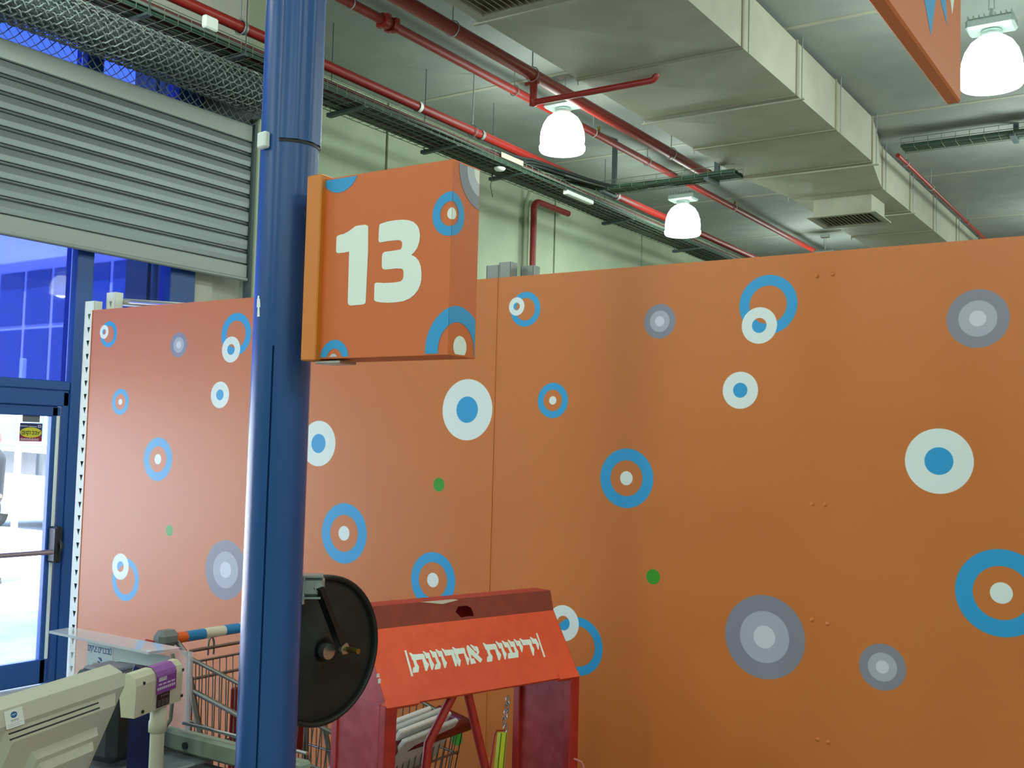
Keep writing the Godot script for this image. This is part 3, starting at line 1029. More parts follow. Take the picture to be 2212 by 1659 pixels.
func mirror() -> void:
	# round mirror seen from its black back, on an arm clamped to the column
	var c := dep(697, 1405, 2.20)
	var to := -view.z
	var fw := Vector3(EYE.x - c.x, 0, EYE.z - c.z).normalized()
	var rt := Vector3(fw.z, 0, -fw.x)
	var nb := (fw * cos(0.72) + rt * sin(0.72)).normalized()
	var u := Vector3.UP.cross(nb).normalized()
	var x := Transform3D(Basis(u, nb, u.cross(nb)), c)
	var r := 0.1535
	var t := thing("round_mirror", "round mirror with a black back, clamped low on the blue column", "mirror", c)
	var st := mb()
	lathe(st, [Vector2(0.0, -0.002), Vector2(0.02, -0.002), Vector2(0.024, 0.003), Vector2(0.03, 0.003), Vector2(0.034, -0.002), Vector2(r - 0.03, -0.004), Vector2(r - 0.012, -0.006)], 64, x)
	obj("back_plate", st, M.rubber, t)
	st = mb()
	lathe(st, [Vector2(r - 0.012, -0.006), Vector2(r - 0.010, 0.004), Vector2(r - 0.005, 0.008), Vector2(r, 0.003), Vector2(r, -0.012), Vector2(r - 0.004, -0.02), Vector2(r - 0.012, -0.02)], 64, x)
	obj("rim", st, M.black, t)
	st = mb()
	lathe(st, [Vector2(r - 0.01, -0.019), Vector2(r * 0.6, -0.036), Vector2(0.0, -0.044)], 48, x)
	obj("mirror_face", st, mat(Color(0.9, 0.9, 0.9), 0.03, 1.0), t)
	var hub := c + nb * 0.0
	st = mb()
	lathe(st, [Vector2(0.0, -0.002), Vector2(0.017, -0.002), Vector2(0.015, 0.010), Vector2(0.0, 0.012)], 20, x)
	obj("hub", st, M.dark_grey, t)
	# arm from the clamp to the bolt
	var k := dep(692, 1278, 2.13)
	var e := c + nb * 0.022
	e = onp(738, 1400, e, -fw)
	st = mb()
	var ax := (e - k).normalized()
	var flat := ax.cross(nb).normalized()
	box(st, (k + e) * 0.5, Vector3(0.011, k.distance_to(e) + 0.02, 0.020), Basis(flat, ax, flat.cross(ax)))
	obj("arm", st, M.black, t)
	st = mb()
	cyl(st, c, c + nb * 0.02, 0.016, 14)
	obj("spacer", st, M.steel, t)
	st = mb()
	var e2 := e + nb * 0.004
	lathe(st, [Vector2(0.0, 0.0), Vector2(0.0125, 0.0), Vector2(0.0125, 0.007), Vector2(0.0, 0.0075)], 6, Transform3D(x.basis, e2), false)
	obj("nut", st, M.steel, t)
	st = mb()
	cyl(st, e2, e2 + nb * 0.046, 0.0055, 10)
	obj("bolt", st, M.brass, t)
	st = mb()
	var kc := dep(677, 1266, 2.145)
	cbox(st, kc, Vector3(0.045, 0.036, 0.035), 0.005, Basis(rt, Vector3.UP, fw))
	box(st, kc + Vector3.UP * 0.021 - rt * 0.006, Vector3(0.05, 0.004, 0.042), Basis(rt, Vector3.UP, fw))
	box(st, kc - Vector3.UP * 0.021 - rt * 0.01, Vector3(0.05, 0.004, 0.042), Basis(rt, Vector3.UP, fw))
	cyl(st, kc - rt * 0.02 + Vector3.UP * 0.018 + fw * 0.012, kc - rt * 0.02 - Vector3.UP * 0.034 + fw * 0.012, 0.005, 8)
	cyl(st, kc - rt * 0.06, kc, 0.012, 12)
	var cl := obj("clamp", st, M.galv, t)
	st = mb()
	cyl(st, kc + rt * 0.012 + fw * 0.014, kc + rt * 0.012 + fw * 0.022, 0.0095, 14)
	obj("clamp_bolt", st, M.steel, cl)

# ---------------------------------------------------------------- newspaper stand
func newspaper_stand() -> void:
	var BL := Vector3(-1.579, 1.06, -1.904)
	var BR := Vector3(-1.418, 1.06, -2.491)
	var ds := (BR - BL).normalized()
	var nb := Vector3(-0.96438, 0, -0.26451)
	var fr := -nb
	var W := BL.distance_to(BR)
	var D := 0.225
	var t := thing("newspaper_stand", "red metal newspaper stand with a sloped roof panel lettered in white", "newspaper stand", (BL + BR) * 0.5 * Vector3(1, 0, 1))
	var P := func(s, y, d): return BL + ds * s + nb * d + Vector3.UP * (y - 1.06)   # s along the width, d backwards
	var up := (nb * 0.1028 + Vector3.UP * 0.1556)
	var rx := frame_xf(BL, ds, up)
	var L := up.length()
	# sloped roof panel
	var st := mb()
	prism(st, PackedVector2Array([Vector2(0, 0), Vector2(W, 0), Vector2(W, L), Vector2(0, L)]), -0.012, 0.0, rx)
	var roof := obj("roof_panel", st, M.stand_roof, t)
	st = mb()                                                            # folded lips along the lower edge
	prism(st, PackedVector2Array([Vector2(-0.002, -0.004), Vector2(0.09, -0.004), Vector2(0.09, 0.012), Vector2(-0.002, 0.012)]), -0.016, 0.0012, rx)
	obj("edge_lip", st, M.stand_roof, t)
	st = mb()
	prism(st, PackedVector2Array([Vector2(W - 0.07, -0.004), Vector2(W + 0.002, -0.004), Vector2(W + 0.002, 0.012), Vector2(W - 0.07, 0.012)]), -0.016, 0.0012, rx)
	obj("edge_lip", st, M.stand_roof, t)
	st = mb()
	var k := 12.289
	var A := [
		[[165, 680], [212, 672], [398, 1355], [350, 1370]],
		[[285, 745], [320, 738], [400, 785], [650, 765], [690, 800], [715, 890], [760, 975], [820, 1050], [770, 1215], [725, 1225], [635, 910], [475, 935], [495, 1020], [555, 1105], [540, 1255], [390, 1275], [385, 1180], [400, 1130], [445, 1105], [410, 1010], [395, 940], [370, 930], [345, 850]],
		[[645, 705], [670, 692], [740, 740], [810, 738], [835, 775], [860, 860], [900, 960], [960, 1055], [915, 1195], [880, 1195], [795, 890], [740, 890], [700, 790]],
		[[825, 680], [850, 665], [920, 712], [1000, 705], [1030, 800], [1070, 920], [1130, 1030], [1125, 1130], [1105, 1165], [975, 1190], [970, 1150], [990, 1050], [1035, 1025], [975, 865], [915, 865], [880, 770]],
		[[985, 655], [1010, 645], [1080, 695], [1150, 690], [1175, 740], [1200, 840], [1245, 935], [1298, 1000], [1258, 1145], [1225, 1145], [1135, 845], [1085, 845], [1045, 755]],
		[[1145, 635], [1165, 620], [1240, 668], [1440, 650], [1475, 700], [1500, 810], [1535, 900], [1585, 965], [1550, 1105], [1515, 1105], [1415, 800], [1250, 822], [1210, 730]],
		[[1425, 600], [1450, 585], [1530, 632], [1745, 605], [1765, 640], [1790, 745], [1825, 830], [1890, 900], [1865, 1060], [1835, 1060], [1740, 755], [1590, 775], [1610, 860], [1665, 945], [1640, 1095], [1605, 1095], [1560, 940], [1500, 760], [1460, 660]],
		[[1820, 545], [1845, 535], [2110, 790], [2236, 917], [2181, 1007], [1925, 780], [1850, 725], [1815, 640]],
		[[1835, 700], [1925, 775], [1945, 890], [2010, 895], [2070, 1015], [1930, 1045], [1905, 920], [1870, 800]],
		[[1905, 530], [1930, 518], [2020, 570], [2090, 565], [2120, 610], [2150, 720], [2140, 760], [2110, 800], [2085, 770], [2090, 730], [2060, 690], [2030, 690], [1975, 620]],
	]
	for a in A:
		print_poly(st, a, rx, k, 860, 1350)
	var C := [
		[[275, 605], [300, 597], [375, 645], [605, 625], [640, 665], [665, 750], [705, 830], [772, 910], [735, 1060], [695, 1062], [600, 770], [460, 790], [480, 870], [540, 955], [530, 1090], [395, 1108], [388, 1040], [400, 965], [435, 945], [400, 850], [385, 795], [360, 785]],
		[[612, 570], [635, 555], [700, 602], [775, 597], [800, 640], [820, 720], [860, 810], [915, 890], [885, 1040], [860, 1043], [765, 745], [712, 745], [665, 650]],
		[[775, 545], [800, 537], [870, 582], [945, 580], [970, 630], [1000, 700], [1075, 860], [1140, 855], [1090, 705], [1020, 705], [985, 610], [930, 525], [955, 517], [1025, 565], [1110, 560], [1135, 640], [1170, 740], [1225, 830], [1225, 985], [955, 1022], [945, 960], [950, 885], [1000, 860], [940, 720], [875, 722], [830, 640]],
		[[1092, 510], [1115, 495], [1180, 545], [1255, 540], [1280, 580], [1300, 640], [1345, 695], [1328, 845], [1305, 845], [1245, 680], [1185, 682], [1150, 600]],
		[[1245, 490], [1270, 480], [1345, 522], [1530, 505], [1560, 545], [1585, 620], [1580, 650], [1600, 690], [1645, 760], [1638, 935], [1610, 937], [1560, 800], [1515, 650], [1345, 665], [1310, 585]],
		[[1525, 450], [1550, 440], [1620, 490], [1695, 487], [1720, 540], [1770, 640], [1768, 775], [1740, 778], [1685, 625], [1610, 627], [1575, 545]],
		[[1688, 345], [1725, 340], [1940, 970], [1900, 985]],
	]
	for a in C:
		print_poly(st, a, rx, k, 1020, 1340)
	obj("lettering", st, M.print_white, roof)
	# upright ridge board with a ragged hole
	var TL := BL + up
	var ru := nb * 0.0129 + Vector3.UP * 0.0521
	var kx := frame_xf(TL, ds, ru)
	var rl := ru.length()
	var hc := kx.affine_inverse() * onp(1004, 1321, kx.origin, kx.basis.z)
	var hole := PackedVector2Array()
	for q in [[984, 1322], [990, 1310], [1000, 1309], [1008, 1308], [1018, 1313], [1022, 1323], [1024, 1331], [1012, 1331], [996, 1334]]:
		var l := kx.affine_inverse() * onp(q[0], q[1], kx.origin, kx.basis.z)
		hole.append(Vector2(l.x, clampf(l.y, 0.006, rl - 0.006)))
	st = mb()
	var hx0 := hole[0].x
	var hx1 := hole[0].x
	for q in hole:
		hx0 = minf(hx0, q.x); hx1 = maxf(hx1, q.x)
	prism(st, PackedVector2Array([Vector2(0, 0), Vector2(hx0 - 0.003, 0), Vector2(hx0 - 0.003, rl), Vector2(0, rl)]), -0.002, 0, kx)
	prism(st, PackedVector2Array([Vector2(hx1 + 0.003, 0), Vector2(W, 0), Vector2(W, rl), Vector2(hx1 + 0.003, rl)]), -0.002, 0, kx)
	for pz in Geometry2D.clip_polygons(PackedVector2Array([Vector2(hx0 - 0.003, 0), Vector2((hx0 + hx1) * 0.5, 0), Vector2((hx0 + hx1) * 0.5, rl), Vector2(hx0 - 0.003, rl)]), hole):
		prism(st, pz, -0.002, 0, kx)
	for pz in Geometry2D.clip_polygons(PackedVector2Array([Vector2((hx0 + hx1) * 0.5, 0), Vector2(hx1 + 0.003, 0), Vector2(hx1 + 0.003, rl), Vector2((hx0 + hx1) * 0.5, rl)]), hole):
		prism(st, pz, -0.002, 0, kx)
	obj("ridge_board", st, M.stand_ridge, t)
	st = mb()                                                            # top and back of the roof box
	var ty := TL + ru
	quad(st, ty, ty + ds * W, ty + ds * W + nb * 0.06, ty + nb * 0.06)
	var bk := BL + nb * D
	quad(st, ty + nb * 0.06, ty + ds * W + nb * 0.06, bk + ds * W, bk)
	for s in [0.0, W]:
		var o: Vector3 = ds * s
		prism(st, PackedVector2Array([Vector2(0, 0), Vector2(D, 0), Vector2(D - 0.02, 0.2), Vector2(0.116, 0.2), Vector2(0.103, 0.155)]), -0.0015, 0.0015, frame_xf(BL + o, nb, Vector3.UP))
	obj("roof_box", st, M.stand_red, t)
	st = mb()                                                            # frayed tape on the ridge
	var tp := PackedVector2Array()
	for q in [[908, 1299], [925, 1296], [950, 1294], [978, 1293], [990, 1296], [975, 1300], [955, 1305], [935, 1303]]:
		var l := kx.affine_inverse() * onp(q[0], q[1], kx.origin, kx.basis.z)
		tp.append(Vector2(l.x, minf(l.y, rl)))
	prism(st, tp, 0.0003, 0.001, kx)
	obj("torn_tape", st, mat(Color(0.78, 0.72, 0.66), 0.5), t)
	st = mb()
	for q in [[816, 1459, 7], [819, 1471, 9]]:                           # peeled paint on the edge
		var w := onp(q[0], q[1], BL, fr)
		box(st, w + fr * 0.001, Vector3(0.006, q[2] * 0.0011, 0.002), Basis(ds, Vector3.UP, fr))
	obj("peeled_paint", st, M.white, t)
	# side panels, legs, braces
	for s in [0, 1]:
		st = mb()
		var o: Vector3 = ds * (W * s)
		var a: Vector3 = P.call(0.0, 0.02, 0.02)
		prism(st, PackedVector2Array([Vector2(0.03, 0.05), Vector2(D - 0.01, 0.05), Vector2(D - 0.01, 1.06), Vector2(0.03, 1.06)]), -0.004, 0.004, frame_xf(Vector3(BL.x, 0, BL.z) + o + ds * (0.004 if s == 0 else -0.012), nb, Vector3.UP))
		obj("side_panel", st, M.stand_side, t)
		for d in [0.012, D - 0.012]:
			st = mb()
			cbox(st, P.call(W * s + (0.012 if s == 0 else -0.012), 0.53, d), Vector3(0.032, 1.06, 0.026), 0.002, Basis(ds, Vector3.UP, fr))
			obj("leg", st, M.stand_red, t)
	st = mb()
	var v0 := onp(988, 1508, P.call(0, 1.0, 0.03), fr)
	var b1 := onp(925, 1606, P.call(0, 1.0, 0.03), fr)
	var b2 := onp(919, 1665, P.call(0, 1.0, 0.03), fr)
	tube(st, [v0 + Vector3.UP * 0.03, b1, b2, Vector3(b2.x, 0.5, b2.z)], 0.011, 8)
	obj("brace", st, M.stand_red, t)
	st = mb()
	var v1 := onp(1006, 1500, P.call(0, 1.0, 0.03), fr)
	var b3 := onp(1049, 1662, P.call(0, 1.0, 0.03), fr)
	tube(st, [v1 + Vector3.UP * 0.02, b3, b3 + (b3 - v1) * 1.2], 0.011, 8)
	obj("brace", st, M.stand_red, t)
	for y in [0.12, 0.45]:
		st = mb()
		cbox(st, P.call(W * 0.5, y, D * 0.5), Vector3(W - 0.03, 0.012, D - 0.02), 0.002, Basis(ds, Vector3.UP, fr))
		obj("shelf", st, M.stand_red, t)
	st = mb()                                                            # bent wire hook
	var hk := onp(1231, 1634, BR, fr)
	tube(st, [hk + nb * 0.01, onp(1250, 1644, BR, fr) + fr * 0.01, onp(1255, 1654, BR, fr) + fr * 0.01, onp(1250, 1664, BR, fr) + fr * 0.01], 0.003, 6)
	obj("wire_hook", st, mat(Color(0.80, 0.45, 0.48), 0.4), t)
	# yellow tag hanging on a chain inside the stand
	var pl: Vector3 = P.call(W - 0.04, 1.0, 0.14)
	var tg := thing("yellow_strap", "yellow strap with green edges hanging on a chain in the newspaper stand", "strap", onp(1080, 1600, pl, fr))
	st = mb()
	var ya := onp(1090, 1582, pl, fr)
	var yb := onp(1072, 1670, pl, fr)
	box(st, (ya + yb) * 0.5, Vector3(0.024, ya.distance_to(yb), 0.012), Basis(ds, Vector3.UP, fr) * Basis(Vector3(0, 0, 1), -0.10))
	obj("webbing", st, mat(Color(0.78, 0.80, 0.16), 0.6), tg)
	for s in [-0.35, 0.35]:
		st = mb()
		box(st, (ya + yb) * 0.5 + ds * 0.026 * s + fr * 0.0062, Vector3(0.0028, ya.distance_to(yb), 0.001), Basis(ds, Vector3.UP, fr) * Basis(Vector3(0, 0, 1), -0.10))
		obj("green_stripe", st, mat(Color(0.10, 0.42, 0.18), 0.6), tg)
	var cy := [[1092, 1575], [1090, 1558], [1093, 1542], [1095, 1528], [1097, 1514]]
	for i in cy.size():
		st = mb()
		var c := onp(cy[i][0], cy[i][1], pl, fr)
		var pts := []
		for j in 12:
			var a := TAU * j / 12.0
			pts.append(c + Vector3.UP * 0.013 * sin(a) + (ds if i % 2 == 0 else nb) * 0.006 * cos(a))
		tube(st, pts, 0.0022, 6, false, true)
		obj("chain_link", st, M.chrome, tg)
	st = mb()
	tube(st, [onp(1090, 1578, pl, fr), onp(1073, 1578, pl, fr), onp(1068, 1590, pl, fr), onp(1058, 1665, pl, fr)], 0.0025, 6)
	obj("red_wire", st, M.stand_red, tg)

# ---------------------------------------------------------------- shopping cart
func cart() -> void:
	var t := thing("shopping_cart", "wire shopping cart with a blue and white handle beside the orange partition", "shopping cart", Vector3(-2.3, 0, -2.45))
	var zn := -2.20
	var zf := -2.70
	var xr := -2.60
	var xf := -1.90
	var st := mb()
	var bar := func(p, q, r, s): tube(s, [p, q], r, 6)
	# hinged rear gate
	var yt := 1.015
	for w in [[yt, 0.0055], [yt - 0.035, 0.004], [yt - 0.085, 0.005], [0.72, 0.003], [0.50, 0.005]]:
		bar.call(Vector3(xr, w[0], zn), Vector3(xr, w[0], zf), w[1], st)
	for i in 19:
		var z := zn - 0.012 - i * 0.0265
		bar.call(Vector3(xr, yt - 0.035, z), Vector3(xr + 0.02, 0.50, z), 0.002, st)
	tube(st, [Vector3(xr, yt, zn), Vector3(xr, yt - 0.1, zn), Vector3(xr + 0.02, 0.5, zn)], 0.005, 6)
	tube(st, [Vector3(xr, yt, zf), Vector3(xr + 0.02, 0.5, zf)], 0.005, 6)
	# small loop standing on the gate
	var lp := onx(456, 1392, xr)
	var pts := []
	for i in 9:
		var a := PI * i / 8.0
		pts.append(Vector3(xr, yt + 0.008 + 0.024 * sin(a), lp.z + 0.011 * cos(a)))
	tube(st, [pts[0] - Vector3(0, 0.03, 0)] + pts + [pts[8] - Vector3(0, 0.03, 0)], 0.0035, 6)
	obj("rear_gate", st, M.wire, t)
	# sides taper towards the front
	for s in 2:
		st = mb()
		var za := zn if s == 0 else zf
		var zb := zn - 0.05 if s == 0 else zf + 0.05
		var top0 := Vector3(xr, yt - 0.02, za)
		var top1 := Vector3(xf, 0.82, zb)
		var bot0 := Vector3(xr + 0.02, 0.47, za)
		var bot1 := Vector3(xf - 0.06, 0.53, zb)
		tube(st, [top0, top1], 0.006, 6); tube(st, [bot0, bot1], 0.005, 6)
		tube(st, [top0.lerp(bot0, 0.35), top1.lerp(bot1, 0.30)], 0.004, 6)
		tube(st, [top0.lerp(bot0, 0.68), top1.lerp(bot1, 0.65)], 0.004, 6)
		for i in 27:
			var f := i / 26.0
			tube(st, [top0.lerp(top1, f), bot0.lerp(bot1, f)], 0.002, 5)
		obj("side_panel", st, M.wire, t)
	st = mb()
	for i in 16:
		var f := i / 15.0
		tube(st, [Vector3(xf, 0.82, lerpf(zn - 0.05, zf + 0.05, f)), Vector3(xf - 0.06, 0.53, lerpf(zn - 0.05, zf + 0.05, f))], 0.002, 5)
	for y in [0.82, 0.74, 0.66, 0.59, 0.53]:
		tube(st, [Vector3(xf - (0.82 - y) * 0.2, y, zn - 0.05), Vector3(xf - (0.82 - y) * 0.2, y, zf + 0.05)], 0.0035, 6)
	obj("front_panel", st, M.wire, t)
	st = mb()
	for i in 18:
		var z := lerpf(zn - 0.01, zf + 0.01, i / 17.0)
		tube(st, [Vector3(xr + 0.02, 0.47, z), Vector3(xf - 0.06, 0.53, lerpf(z, -2.45, 0.15))], 0.002, 5)
	obj("basket_floor", st, M.wire, t)
	# plastic corner pieces at the front rim
	st = mb()
	tube(st, [Vector3(xf - 0.10, 0.845, zn - 0.045), Vector3(xf + 0.008, 0.825, zn - 0.05), Vector3(xf + 0.012, 0.825, zf + 0.05), Vector3(xf - 0.10, 0.845, zf + 0.045)], 0.020, 8)
	obj("front_bumper", st, mat(Color(0.40, 0.06, 0.07), 0.4), t)
	# child seat flap
	st = mb()
	cbox(st, Vector3(xr + 0.045, 0.76, -2.49), Vector3(0.012, 0.26, 0.32), 0.004)
	obj("seat_flap", st, mat(Color(0.45, 0.06, 0.06), 0.45), t)
	for s in 2:
		st = mb()
		var z := zn if s == 0 else zf
		var zo := 0.003 if s == 0 else -0.003
		tube(st, [Vector3(xr, 0.905, z), Vector3(-2.25, 0.835, z + zo)], 0.008, 8)
		tube(st, [Vector3(xr + 0.01, 0.94, z + zo), Vector3(xr + 0.14, 0.56, z + zo), Vector3(xr + 0.16, 0.2, z)], 0.009, 8)
		tube(st, [Vector3(xr - 0.02, 0.17, z), Vector3(xf + 0.02, 0.24, lerpf(z, -2.45, 0.2))], 0.011, 8)
		tube(st, [Vector3(xr - 0.06, 1.035, z), Vector3(xr, yt - 0.02, z), Vector3(xr + 0.02, 0.48, z), Vector3(xr - 0.02, 0.17, z)], 0.009, 8)
		obj("side_frame", st, M.wire, t)
	# handle with coloured grip bands and end housings
	var h0 := Vector3(-2.66, 1.045, -2.165)
	h0 = ony(372, 1380, 1.045)
	var h1 := ony(515, 1357, 1.045)
	var dir := Vector3(0, 0, -1)
	h1 = Vector3(h0.x, 1.045, zf - 0.02)
	var bands := [[0.0, 0.0, 0.04, Color(0.85, 0.38, 0.10)]]
	var zc := [ony(405, 1376, 1.045).z, ony(441, 1369, 1.045).z, ony(484, 1362, 1.045).z]
	var st2 := mb()
	tube(st2, [h0, Vector3(h0.x, 1.045, zc[0])], 0.0165, 14)
	var hn := obj("handle", st2, mat(Color(0.85, 0.36, 0.09), 0.4), t)
	var segs := [[zc[0], zc[1], 0], [zc[1], zc[2], 1], [zc[2], zc[2] - 0.06, 0], [zc[2] - 0.06, zc[2] - 0.12, 1], [zc[2] - 0.12, zf + 0.05, 0]]
	for s in segs:
		st2 = mb()
		tube(st2, [Vector3(h0.x, 1.045, s[0]), Vector3(h0.x, 1.045, s[1])], 0.0165, 14)
		obj("grip_band", st2, mat(Color(0.08, 0.48, 0.70), 0.4) if s[2] == 0 else mat(Color(0.80, 0.79, 0.70), 0.5), hn)
	st2 = mb()
	cbox(st2, h0 + Vector3(-0.004, 0.004, 0.02), Vector3(0.055, 0.05, 0.075), 0.016)
	obj("coin_lock", st2, mat(Color(0.42, 0.45, 0.44), 0.4), t)
	st2 = mb()
	lathe(st2, [Vector2(0, -0.018), Vector2(0.02, -0.014), Vector2(0.027, 0.0), Vector2(0.022, 0.014), Vector2(0, 0.018)], 16, Transform3D(Basis(Vector3(1, 0, 0), -0.5), h0 + Vector3(-0.03, -0.018, 0.055)))
	obj("end_cap", st2, mat(Color(0.62, 0.13, 0.10), 0.4), t)
	st2 = mb()
	cbox(st2, Vector3(h0.x, 1.04, zf), Vector3(0.05, 0.05, 0.06), 0.014)
	obj("end_housing", st2, mat(Color(0.42, 0.45, 0.44), 0.4), t)
	for p in [Vector3(xr, 0, zn), Vector3(xr, 0, zf), Vector3(xf, 0, zn - 0.06), Vector3(xf, 0, zf + 0.06)]:
		st2 = mb()
		cyl(st2, p + Vector3(0, 0.065, -0.014), p + Vector3(0, 0.065, 0.014), 0.065, 20)
		var wl := obj("caster", st2, M.black, t)
		st2 = mb()
		box(st2, p + Vector3(0, 0.12, 0.02), Vector3(0.03, 0.13, 0.004))
		box(st2, p + Vector3(0, 0.12, -0.02), Vector3(0.03, 0.13, 0.004))
		box(st2, p + Vector3(0, 0.185, 0), Vector3(0.04, 0.01, 0.045))
		obj("fork", st2, M.wire, wl)
	# papers lying in the cart
	var rng := RandomNumberGenerator.new()
	rng.seed = 5
	for i in 7:
		st = mb()
		var c := Vector3(-2.06 + i * 0.019, 0.735 + 0.0 * i, -2.44)
		cbox(st, c + Vector3(0.0, 0.02 * (i % 2), 0), Vector3(0.014, 0.30, 0.26 - 0.01 * (i % 3)), 0.003, Basis(Vector3(0, 0, 1), -0.62) * Basis(Vector3.UP, 0.06 * rng.randf()))
		tag(obj("newspaper", st, M.paper if i % 3 else mat(Color(0.74, 0.76, 0.74), 0.8)), "folded newspaper leaning in a stack inside the shopping cart", "newspaper", "newspapers in the cart")
	st = mb()
	var bg := PackedVector2Array([Vector2(-0.16, 0), Vector2(0.16, 0), Vector2(0.15, 0.10), Vector2(0.10, 0.22), Vector2(0.02, 0.16), Vector2(-0.08, 0.08)])
	prism(st, bg, -0.02, 0.02, Transform3D(Basis(), Vector3(-2.16, 0.55, -2.29)))
	var bag := tag(obj("paper_bag", st, M.paper), "crumpled white paper bag lying in the shopping cart", "bag")
	var g2 := mb()
	for i in 5:
		span(g2, Vector3(-2.09, 0.60 + i * 0.028, -2.2695), Vector3(-2.055, 0.612 + i * 0.028, -2.2685))
	obj("green_print", g2, mat(Color(0.30, 0.62, 0.42), 0.7), bag)

# ---------------------------------------------------------------- checkout counter and what stands on it
func checkout() -> void:
	var t := thing("checkout_counter", "steel checkout counter with a dark conveyor belt behind the blue column", "counter", Vector3(-2.2, 0, -1.4))
	var cy := 0.93
	var st := mb()
	span(st, Vector3(-2.56, 0, -1.70), Vector3(-1.62, cy - 0.04, -1.12))
	obj("body", st, mat(Color(0.50, 0.52, 0.52), 0.5, 0.3), t)
	st = mb()
	cbox(st, Vector3(-2.24, cy - 0.018, -1.41), Vector3(0.64, 0.035, 0.6), 0.004)
	obj("worktop", st, M.counter, t)
	st = mb()
	cbox(st, Vector3(-1.77, cy - 0.018, -1.40), Vector3(0.29, 0.034, 0.56), 0.008)
	obj("conveyor_belt", st, M.belt, t)
	st = mb()
	var r0 := ony(350, 1592, 0.955)
	cbox(st, Vector3((r0.x - 1.62) * 0.5, 0.955, r0.z - 0.01), Vector3(-1.62 - r0.x, 0.045, 0.035), 0.006)
	obj("side_rail", st, M.rail, t)
	st = mb()
	var sc := ony(400, 1609, 0.955)
	cyl(st, Vector3(sc.x, 0.953, r0.z + 0.006), Vector3(sc.x, 0.953, r0.z + 0.013), 0.008, 12)
	obj("rail_screw", st, M.dark_grey, t)
	st = mb()
	tube(st, [Vector3(r0.x + 0.06, 0.995, r0.z - 0.01), Vector3(-1.62, 0.995, r0.z - 0.01)], 0.004, 8)
	obj("guide_wire", st, M.steel, t)
	st = mb()
	var c0 := ony(222, 1588, cy)
	var c1 := ony(276, 1604, cy)
	box(st, (c0 + c1) * 0.5 + Vector3.UP * 0.006, Vector3(c0.distance_to(c1) + 0.25, 0.012, 0.012))
	obj("edge_strip", st, M.chrome, t)
	# chrome edge of the neighbouring glass-topped counter
	var n := thing("glass_counter", "low glass-topped counter with a chrome edge beside the entrance", "counter", Vector3(-2.9, 0, -1.75))
	var e0 := ony(0, 1538, 0.9)
	st = mb()
	span(st, Vector3(-3.6, 0, -1.66), Vector3(-3.25, 0.86, -1.2))
	obj("body", st, M.counter, n)
	st = mb()
	span(st, Vector3(-3.6, 0.862, -1.70), Vector3(-2.58, 0.87, -1.2))
	obj("glass_top", st, M.acrylic, n)
	st = mb()
	cbox(st, Vector3(-3.1, 0.882, -1.702), Vector3(1.0, 0.022, 0.014), 0.003)
	obj("chrome_edge", st, M.chrome, n)
	# clear screen with shelf
	var zb := -1.70
	var L := onz(155, 1359, zb)
	var Rr := onz(412, 1409, zb)
	var ty := (L.y + Rr.y) * 0.5
	var s := thing("acrylic_screen", "clear acrylic screen with a top shelf on the checkout counter", "screen", Vector3((L.x + Rr.x) * 0.5, 0.93, zb))
	st = mb()
	span(st, Vector3(L.x, 0.935, zb - 0.003), Vector3(Rr.x, ty, zb + 0.003))
	obj("screen_panel", st, M.acrylic, s)
	st = mb()
	var fl := ony(106, 1368, ty)
	var frr := ony(320, 1414, ty)
	quad(st, Vector3(fl.x, ty, fl.z), Vector3(frr.x, ty, frr.z), Vector3(Rr.x - 0.03, ty, zb), Vector3(L.x, ty, zb))
	quad(st, Vector3(fl.x, ty + 0.006, fl.z), Vector3(frr.x, ty + 0.006, frr.z), Vector3(Rr.x - 0.03, ty + 0.006, zb), Vector3(L.x, ty + 0.006, zb))
	quad(st, Vector3(fl.x, ty, fl.z), Vector3(frr.x, ty, frr.z), Vector3(frr.x, ty + 0.006, frr.z), Vector3(fl.x, ty + 0.006, fl.z))
	obj("shelf", st, mat(Color(0.70, 0.73, 0.75, 0.72), 0.3), s)
	(s.get_child(1) as MeshInstance3D).material_override = glass(Color(0.80, 0.82, 0.84, 0.7))
	st = mb()
	span(st, Vector3(Rr.x - 0.003, 0.95, zb - 0.005), Vector3(Rr.x + 0.004, ty, zb + 0.005))
	obj("edge_strip", st, M.acrylic, s)
	# notice behind the screen
	var zn := zb + 0.012
	var a := onz(188, 1440, zn)
	var b := onz(245, 1395, zn)
	var b2 := onz(362, 1432, zn)
	var nt := thing("cheque_notice", "pale notice in blue Hebrew lettering fixed to the clear screen", "notice", Vector3(a.x, a.y, zn))
	var im := Image.create(560, 400, false, Image.FORMAT_RGB8)
	im.fill(Color(0.70, 0.78, 0.80))
	var ink := Color(0.10, 0.24, 0.42)
	# right word then left word, letters as painted strokes
	for q in [
		[[528, 130], [528, 60], [505, 45], [490, 60], [482, 130], [528, 130]], [[430, 60], [465, 60], [468, 128], [425, 128]], [[375, 62], [408, 62], [408, 128], [365, 128]], [[408, 128], [420, 128]], [[325, 60], [350, 60], [350, 130]], [[300, 60], [308, 60], [308, 90]], [[240, 60], [285, 60], [285, 130], [245, 130], [245, 60]],
		[[210, 50], [180, 95], [150, 130], [212, 130]], [[170, 55], [192, 95]], [[138, 50], [138, 80]], [[80, 60], [120, 60], [118, 95], [100, 120]], [[84, 80], [84, 155]], [[60, 60], [66, 62], [66, 90]], [[8, 60], [48, 60], [48, 130], [14, 130], [14, 60]]]:
		stroke(im, q, 15, ink)
	for i in 26:
		stroke(im, [[240 + i * 3, 200], [300 + i * 1.5, 250 - absf(i - 13) * 0.5]], 4, Color(0.08, 0.16, 0.42))
	stroke(im, [[250, 260], [330, 285]], 22, Color(0.05, 0.14, 0.26))
